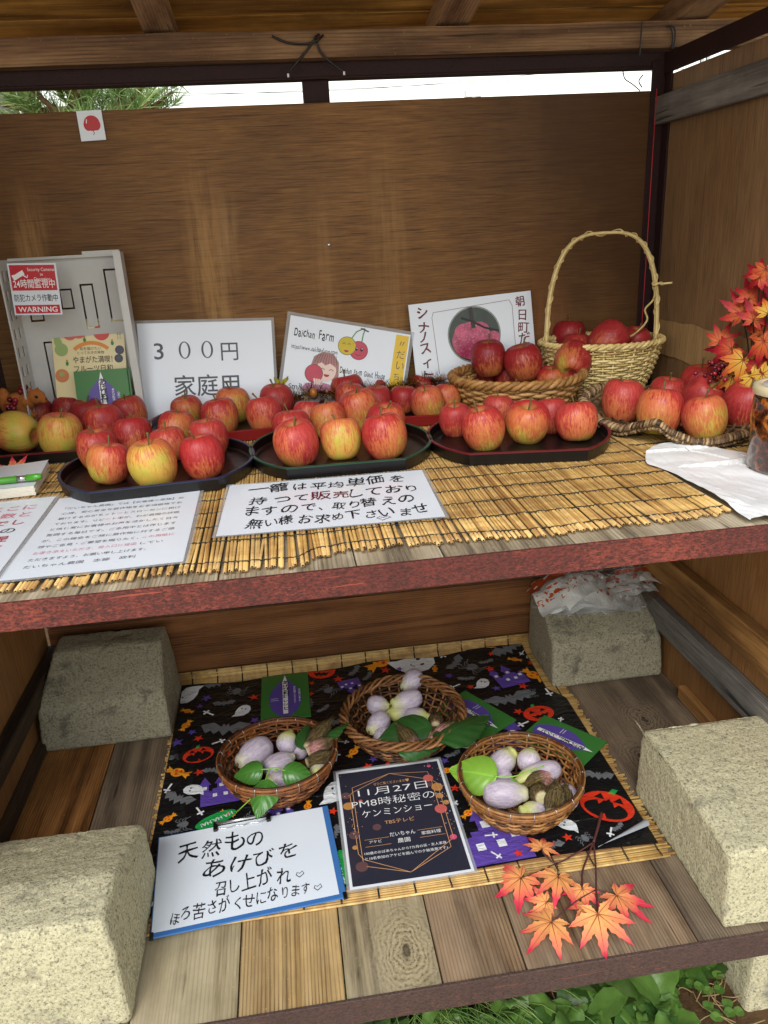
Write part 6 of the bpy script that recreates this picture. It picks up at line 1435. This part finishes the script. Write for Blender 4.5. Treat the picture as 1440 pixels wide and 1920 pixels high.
fm = Mt('clear film'); tr = fm.n('BsdfTransparent', {'Color': (.95, .95, .95, 1)}); gl = fm.n('BsdfGlossy', {'Roughness': .10, 'Normal': fm.bump(fm.noise(fm.obj(), 45, 4, .65, 1.5), 1.0, .01)}); fr = fm.n('LayerWeight', {0: .35}, 1); ms = fm.t.nodes.new('ShaderNodeMixShader'); fm.put(ms.inputs[0], fm.math('MULTIPLY_ADD', fr, .55, .13)); fm.t.links.new(tr, ms.inputs[1]); fm.t.links.new(gl, ms.inputs[2]); fm.t.links.new(ms.outputs[0], fm.out.inputs[0])
b = MB(); b.grid(bun(.594, .750, .152, .088, .104, 4.2), 60, 20); b.build('clear_film', fm.m, bb, b0)
# ------------------------------------------------------------------ squirrel ornament, tinsel and small things
sq = thing('squirrel_ornament', 'small orange squirrel ornament with dark berries in front of the crate', 'ornament', aty(48, 762, .795)); q0 = sq.location.copy(); b = MB(); C_ = aty(35, 760, .795); Hd = aty(68, 744, .785)
b.ball(C_, .026, 14, 0, (1.1, .8, 1)); b.ball(Hd, .0155, 14, 0, (1.15, .9, 1)); b.ball(Hd + Vector((.014, -.004, -.006)), .008, 10); b.ball(Hd + Vector((-.008, 0, .013)), .0055, 8, 0, (.6, .5, 1.3)); b.ball(Hd + Vector((.004, .006, .013)), .005, 8, 0, (.6, .5, 1.3)); b.ball(C_.lerp(Hd, .5), .017, 10); b.ball(C_ + Vector((-.026, .006, .01)), .018, 10, 0, (.7, .8, 1.5)); b.ball(C_ + Vector((.01, -.005, -.022)), .016, 10, 0, (1.4, 1, .7))
fur = Mt('squirrel fur'); n1 = fur.noise(fur.obj(), 180, 4, .7); n2 = fur.noise(fur.obj(), 30, 2); fur.P(c=fur.mix(n1, fur.mix(n2, 'd98a3c', 'b0642a'), '8c4a1e'), r=.85, nrm=fur.bump(n1, .6, .002)); o = b.build('body', fur.m, sq, q0); r_ = o.modifiers.new('blend', 'REMESH'); r_.mode = 'VOXEL'; r_.voxel_size = .0018; r_.use_smooth_shade = True; s_ = o.modifiers.new('soft', 'SMOOTH'); s_.iterations = 5; s_.factor = .6
b = MB(); b.ball(Hd + Vector((.004, -.0128, .002)), .0033, 9); b.build('eye', M['black'], sq, q0); b = MB(); b.ball(Hd + Vector((.0205, -.009, -.004)), .0018, 7); b.build('nose', M['black'], sq, q0)
b = MB(); qq = random.Random(3)
for i in range(6): b.ball(aty(44 + qq.uniform(-6, 6), 724 + qq.uniform(-10, 14), .79 + qq.uniform(-.004, .004)), .0052, 9)
for i in range(8): b.ball(aty(22 + qq.uniform(-9, 9), 758 + qq.uniform(-9, 9), .765 + qq.uniform(-.005, .005)), .0055, 9)
b.build('berries', bm.m, sq, q0)
ti = thing('tinsel_garland', 'bronze tinsel garland lying behind the apples in the rear row', 'tinsel', (.10, .80, MZ)); t0_ = ti.location.copy(); b = MB(); q = random.Random(6); path = cr([(-.075, .795, .038), (-.03, .80, .050), (.02, .80, .042), (.09, .812, .046), (.16, .812, .045), (.21, .815, .050), (.255, .81, .052)], 12)
for i in range(1500):
    p = path[q.randrange(len(path) - 1)].lerp(path[q.randrange(len(path))], 0) ; d = Vector((q.gauss(0, 1), q.gauss(0, 1), q.gauss(0, 1))).normalized(); L = q.uniform(.014, .026); s1 = d.orthogonal().normalized() * .0007; p = p + Vector((q.uniform(-.004, .004), 0, 0))
    if (p + d * L).z < MZ: d.z = abs(d.z)
    if (p + d * L).y > .866: d.y = -abs(d.y)
    b.add([p - s1, p + s1, p + d * L + s1 * .3, p + d * L - s1 * .3], [(0, 1, 2, 3)], 0, False)
tm = Mt('tinsel foil'); i_ = tm.isl(); tm.P(c=tm.ramp(i_, [(.2, '3a1d10'), (.6, '7d4a1f'), (.9, 'd9a344')]), r=.28, metal=.85); b.build('foil', tm.m, ti, t0_); b = MB(); b.tube(path, .0012, 5); b.build('core', M['cord'], ti, t0_)
b = MB(); C_ = aty(528, 718, .80)
for sg in (-1, 1): b.grid(lambda u, t, sg=sg: C_ + Vector((sg * (.002 + .013 * u), -.004 * math.sin(PI * u), .006 - .012 * t * (1 - .35 * u) + .008 * u)), 6, 4)
b.ball(C_ + Vector((0, -.004, .001)), .0035, 7); b.tube([C_ + Vector((0, 0, -.004)), C_ + Vector((0, .002, -.045))], .0008, 4); tag(b.build('yellow_bow', plain('bow fabric', 'a39a2c', .6, .3), None, C_ + Vector((0, 0, -.045))), 'tiny olive yellow bow left of the hand drawn sign', 'bow')
ac = thing('acorn', 'tiny amber acorn on the tinsel before the hand drawn sign', 'acorn', aty(588, 738, .775)); b = MB(); b.lathe([(.0003, -.010), (.006, -.008), (.0085, 0), (.006, .009), (.0003, .013)], 14, 0, Matrix.Translation(ac.location)); b.build('nut', plain('acorn amber', 'b06a2a', .25, .2), ac, ac.location); b = MB(); b.lathe([(.0090, -.003), (.0085, -.008), (.004, -.012), (.0003, -.012)], 14, 0, Matrix.Translation(ac.location)); b.build('cup', M['vine'], ac, ac.location)
# cords tied round the roof beam
def cord(label, paths, r_=.0022):
    P0 = Vector(paths[0][0]); b = MB()
    for pth in paths: b.tube(cr(pth, 8), r_, 6)
    return tag(b.build('tie_cord', M['black'], None, P0), label, 'cord')
yb = .840
cord('black cord knotted over the middle of the roof beam with two hanging ends', [[aty(598, 64, yb), aty(590, 74, yb - .004), aty(575, 95, yb), aty(556, 118, yb), aty(541, 136, yb)], [aty(592, 66, yb), aty(600, 96, yb), aty(622, 118, yb), aty(643, 133, yb)], [aty(510, 68, yb), aty(540, 80, yb), aty(575, 82, yb), aty(594, 76, yb - .005), aty(606, 66, yb)]])
for k_, (u, v) in enumerate(((540, 138), (645, 134))): 
    b = MB(); C_ = aty(u, v, yb); b.tube([C_, C_ + Vector((.0, 0, -.006))], .0021, 7); tag(b.build('cord_end', M['white'], None, C_), ['white tip on the left hanging end of the knotted black cord', 'white tip on the right hanging end of the knotted black cord'][k_], 'cord tip')
cord('black cord looped round the right end of the roof beam', [[aty(1250, 49, yb), aty(1264, 52, yb - .003), aty(1266, 72, yb), aty(1262, 92, yb)], [aty(1254, 49, yb), aty(1259, 54, yb - .003), aty(1262, 74, yb), aty(1259, 92, yb)]], .0016)
cord('stiff dark wire standing upright at the right end of the roof beam', [[aty(1204, 40, .838), aty(1202, 70, .838), aty(1199, 106, .838)]], .0014)
cord('thin dark wire curling at the right end of the light gap', [[aty(1168, 134, .868), aty(1172, 148, .866), aty(1186, 158, .866), aty(1200, 170, .868)], [aty(1206, 140, .866), aty(1198, 152, .864), aty(1204, 164, .866)]], .0012)
rc = MB(); rc.tube([(W - .036, .836, z_) for z_ in (.60, .45, .28, .12, .01)], .0010, 5); tag(rc.build('red_cord', plain('red cord', 'b3202c', .6), None, (W - .036, .836, .01)), 'thin red cord hanging down the right rear corner post', 'cord')
# ------------------------------------------------------------------ beyond the stall
def needles(mat):
    return mat
pt = thing('pine_tree', 'green pine tree seen through the gap above the back panel', 'tree', (-.86, 3.2, GZ)); p0 = pt.location.copy(); q = random.Random(12); tk = MB(); cw = MB()
tk.tube(cr([(-.86, 3.2, GZ), (-.84, 3.2, .2), (-.88, 3.2, .9), (-.86, 3.2, 1.5)], 5), [.09 - .004 * i for i in range(16)], 9); tips = []
for i in range(30):
    z_ = q.uniform(.55, 1.5); a = q.uniform(0, 6.28); L = q.uniform(.25, .58); s0 = Vector((-.86, 3.2, z_)); e0 = s0 + Vector((math.cos(a) * L, math.sin(a) * L, q.uniform(.05, .28))); pth = cr([s0, s0.lerp(e0, .5) + Vector((0, 0, -.03)), e0], 4); tk.tube(pth, [.022 - .0022 * j for j in range(len(pth))], 5)
    for j in range(7): tips.append((s0.lerp(e0, q.uniform(.45, 1.0)) + Vector((q.gauss(0, .07), q.gauss(0, .07), q.gauss(0, .05))), (e0 - s0).normalized()))
for c, d in tips:
    for j in range(46):
        v_ = (d * .8 + Vector((q.gauss(0, .6), q.gauss(0, .6), q.gauss(.35, .55)))).normalized(); L = q.uniform(.09, .15); s1 = v_.orthogonal().normalized() * .0030; b_ = c + v_ * .01 - d * q.uniform(0, .12); cw.add([b_ - s1, b_ + s1, b_ + v_ * L], [(0, 1, 2)], 0, False)
pn = Mt('pine needles'); i_ = pn.isl(); pn.P(c=pn.ramp(i_, [(0., (.12, .22, .06)), (.5, (.25, .40, .12)), (1., (.42, .50, .20))]), r=.5); tk.build('trunk', M['rafter'], pt, p0); cw.build('crown', pn.m, pt, p0)
pl = MB(); P_ = aty(10, 190, 9.0); pl.tube([(P_.x, 9, GZ), (P_.x, 9, 4.5)], [.13, .11], 14); tag(pl.build('utility_pole', M['slat'], None, (P_.x, 9, GZ)), 'grey wooden utility pole left of the pine tree', 'pole')
for k_, (a, c) in enumerate((((320, 176), (570, 174)), ((617, 170), (1200, 137)))):
    A_, C_ = aty(*a, 12), aty(*c, 12); d = (C_ - A_); A2, C2 = A_ - d * 2, C_ + d * 2; b = MB(); b.tube([A2.lerp(C2, i / 20) - Vector((0, 0, .25 * math.sin(PI * i / 20) - .25)) for i in range(21)], .0035, 5); tag(b.build('power_line', M['cord'], None, A2), ['power line crossing the sky left of the middle post', 'power line rising across the sky right of the middle post'][k_], 'wire')
P_ = aty(887, 178, 3.0); b = MB(); b.box(P_.x - .035, P_.x + .035, 2.98, 3.03, P_.z - .01, P_.z + .02); b.tube([(P_.x, 3.0, GZ), (P_.x, 3.0, P_.z - .009)], .02, 10); bevel(tag(b.build('white_marker_post', M['white'], None, (P_.x, 3, GZ)), 'top of a small white post peeping over the back panel', 'post'), .002)
# ------------------------------------------------------------------ weeds and grass under the front edge
q = random.Random(21); wd_ = MB()
def weed_leaf(c, d, L, wdt, arch, ser=.0, k=0.0):
    d = d.normalized(); s1 = d.cross(Vector((0, 0, 1))).normalized()
    def f(u, t):
        s_ = u * 2 - 1; h = wdt * (math.sin(PI * min(1, .10 + t * .90)) ** .8) * (1 + ser * math.sin(t * 26)) ; p = c + Vector((d.x, d.y, 0)) * (L * t) + Vector((0, 0, d.z * L * t + arch * math.sin(PI * t * .9) - arch * .6 * t * t)) + s1 * (s_ * h) + Vector((0, 0, -.20 * wdt + .25 * abs(s_) * h + .10 * wdt * math.sin(t * 18) * abs(s_))); p.z = max(p.z, GZ + .004); return p
    wd_.grid(f, 6, 10, 0, lambda u, t: k + .0 * u)
def rosette(x, y, n, L, wdt, seed):
    r = random.Random(seed); g_ = ground_h(x, y)
    for i in range(n):
        a = r.uniform(0, 6.28); e = r.uniform(.1, .9); weed_leaf(Vector((x + r.gauss(0, .012), y + r.gauss(0, .012), g_ + r.uniform(.0, .03))), Vector((math.cos(a), math.sin(a), e)), L * r.uniform(.6, 1.15), wdt * r.uniform(.7, 1.2), .02 * r.random(), .06, r.random())
for i in range(120):
    x = q.uniform(-.25, .47); y = q.uniform(-.06, .30)
    if x > .42 and y < .06: continue
    rosette(x, y, q.randrange(5, 10), q.uniform(.035, .065), q.uniform(.011, .019), i)
for (u, v, n, L, wd2) in ((1130, 1850, 7, .085, .03), (1250, 1800, 6, .08, .03), (1190, 1880, 6, .10, .03), (1080, 1900, 6, .08, .026), (1300, 1830, 5, .07, .022), (1010, 1905, 7, .07, .026), (1240, 1890, 6, .09, .028), (900, 1915, 5, .06, .02)):
    p = at(u, v, GZ + .02); rosette(p.x, p.y, n, L, wd2, u)
wmz = Mt('weed leaf'); k = wmz.attr(); n1 = wmz.noise(wmz.obj(), 60, 4); wmz.P(c=wmz.mix(wmz.math('ADD', wmz.math('MULTIPLY', k, .7), wmz.math('MULTIPLY', n1, .4)), (.018, .06, .012), (.11, .205, .034)), r=.42, spec=.4, nrm=wmz.bump(n1, .4, .003))
tag(wd_.build('weeds', wmz.m, None, (.2, .1, GZ), True), 'broad leaved green weeds under the front edge of the stall', 'weeds', None, 'stuff')
gr = MB()
for i in range(420):
    c = q.choice(((.09, .03), (.05, .06), (.16, .05), (.0, .02))); x, y = q.gauss(c[0], .05), q.gauss(c[1], .03); a = q.uniform(-2.4, -.6); L = q.uniform(.06, .13); d = Vector((math.cos(a), math.sin(a), 0)); z0 = ground_h(x, y); pts = [Vector((x, y, z0)) + d * (L * .75 * t ** 1.6) + Vector((0, 0, L * (1.15 * t - .75 * t * t))) for t in (0, .3, .6, .85, 1)]; gr.tube(pts, [.0011, .001, .0009, .0007, .0004], 3, k=q.random())
gm_ = Mt('grass blade'); k = gm_.attr(); gm_.P(c=gm_.mix(k, (.09, .20, .035), (.26, .38, .09)), r=.45); tag(gr.build('grass', gm_.m, None, (.1, .05, GZ), True), 'fine bright green grass tuft hanging below the front plank edge', 'grass', None, 'stuff')
cl = MB()
for i in range(60):
    u, v = q.choice(((1240, 1800), (1180, 1790), (1265, 1855), (1215, 1815), (1370, 1895), (1350, 1800), (1330, 1850))); p = at(u + q.gauss(0, 26), v + q.gauss(0, 18), GZ + .02)
    if p.x > .545: continue
    a0_ = q.uniform(0, 6.28); h_ = q.uniform(.012, .035); c = Vector((p.x, p.y, ground_h(p.x, p.y) + h_)); kk_ = q.uniform(.4, 1); cl.tube([(c.x, c.y, c.z - h_), c], .0006, 3)
    for j in range(3):
        a = a0_ + j * 2.094; cl.grid(lambda u_, t, a=a, c=c: c + Vector((math.cos(a), math.sin(a), 0)) * (.009 * t) + Vector((-math.sin(a), math.cos(a), 0)) * ((u_ - .5) * .014 * math.sin(PI * min(1, .15 + t * .8))) + Vector((0, 0, .002 * t)), 4, 4, 0, lambda u_, t, kk_=kk_: kk_)
tag(cl.build('clover', wmz.m, None, (.45, .06, GZ), True), 'small clover leaves on the bare soil near the footing block', 'clover', None, 'stuff')
dr = MB()
for i in range(46):
    p = at(q.choice((1340, 1300, 960, 1000)) + q.gauss(0, 30), 1870 + q.gauss(0, 22), GZ + .006); a = q.uniform(0, 6.28); L = q.uniform(.03, .08); z0 = GZ + .014; dr.tube(cr([(p.x, p.y, z0), (p.x + math.cos(a) * L * .5, p.y + math.sin(a) * L * .5, z0 + q.uniform(.002, .012)), (p.x + math.cos(a + .6) * L, p.y + math.sin(a + .6) * L, z0)], 4), .0010, 4)
tag(dr.build('dry_stalks', plain('dry straw', 'a58a5c', .8, .3), None, (.45, .05, GZ)), 'dry straw coloured stalks scattered on the soil', 'dry stalks', None, 'stuff')
# ------------------------------------------------------------------ tidy up
bpy.data.objects.remove(_to); bpy.data.curves.remove(_tc)
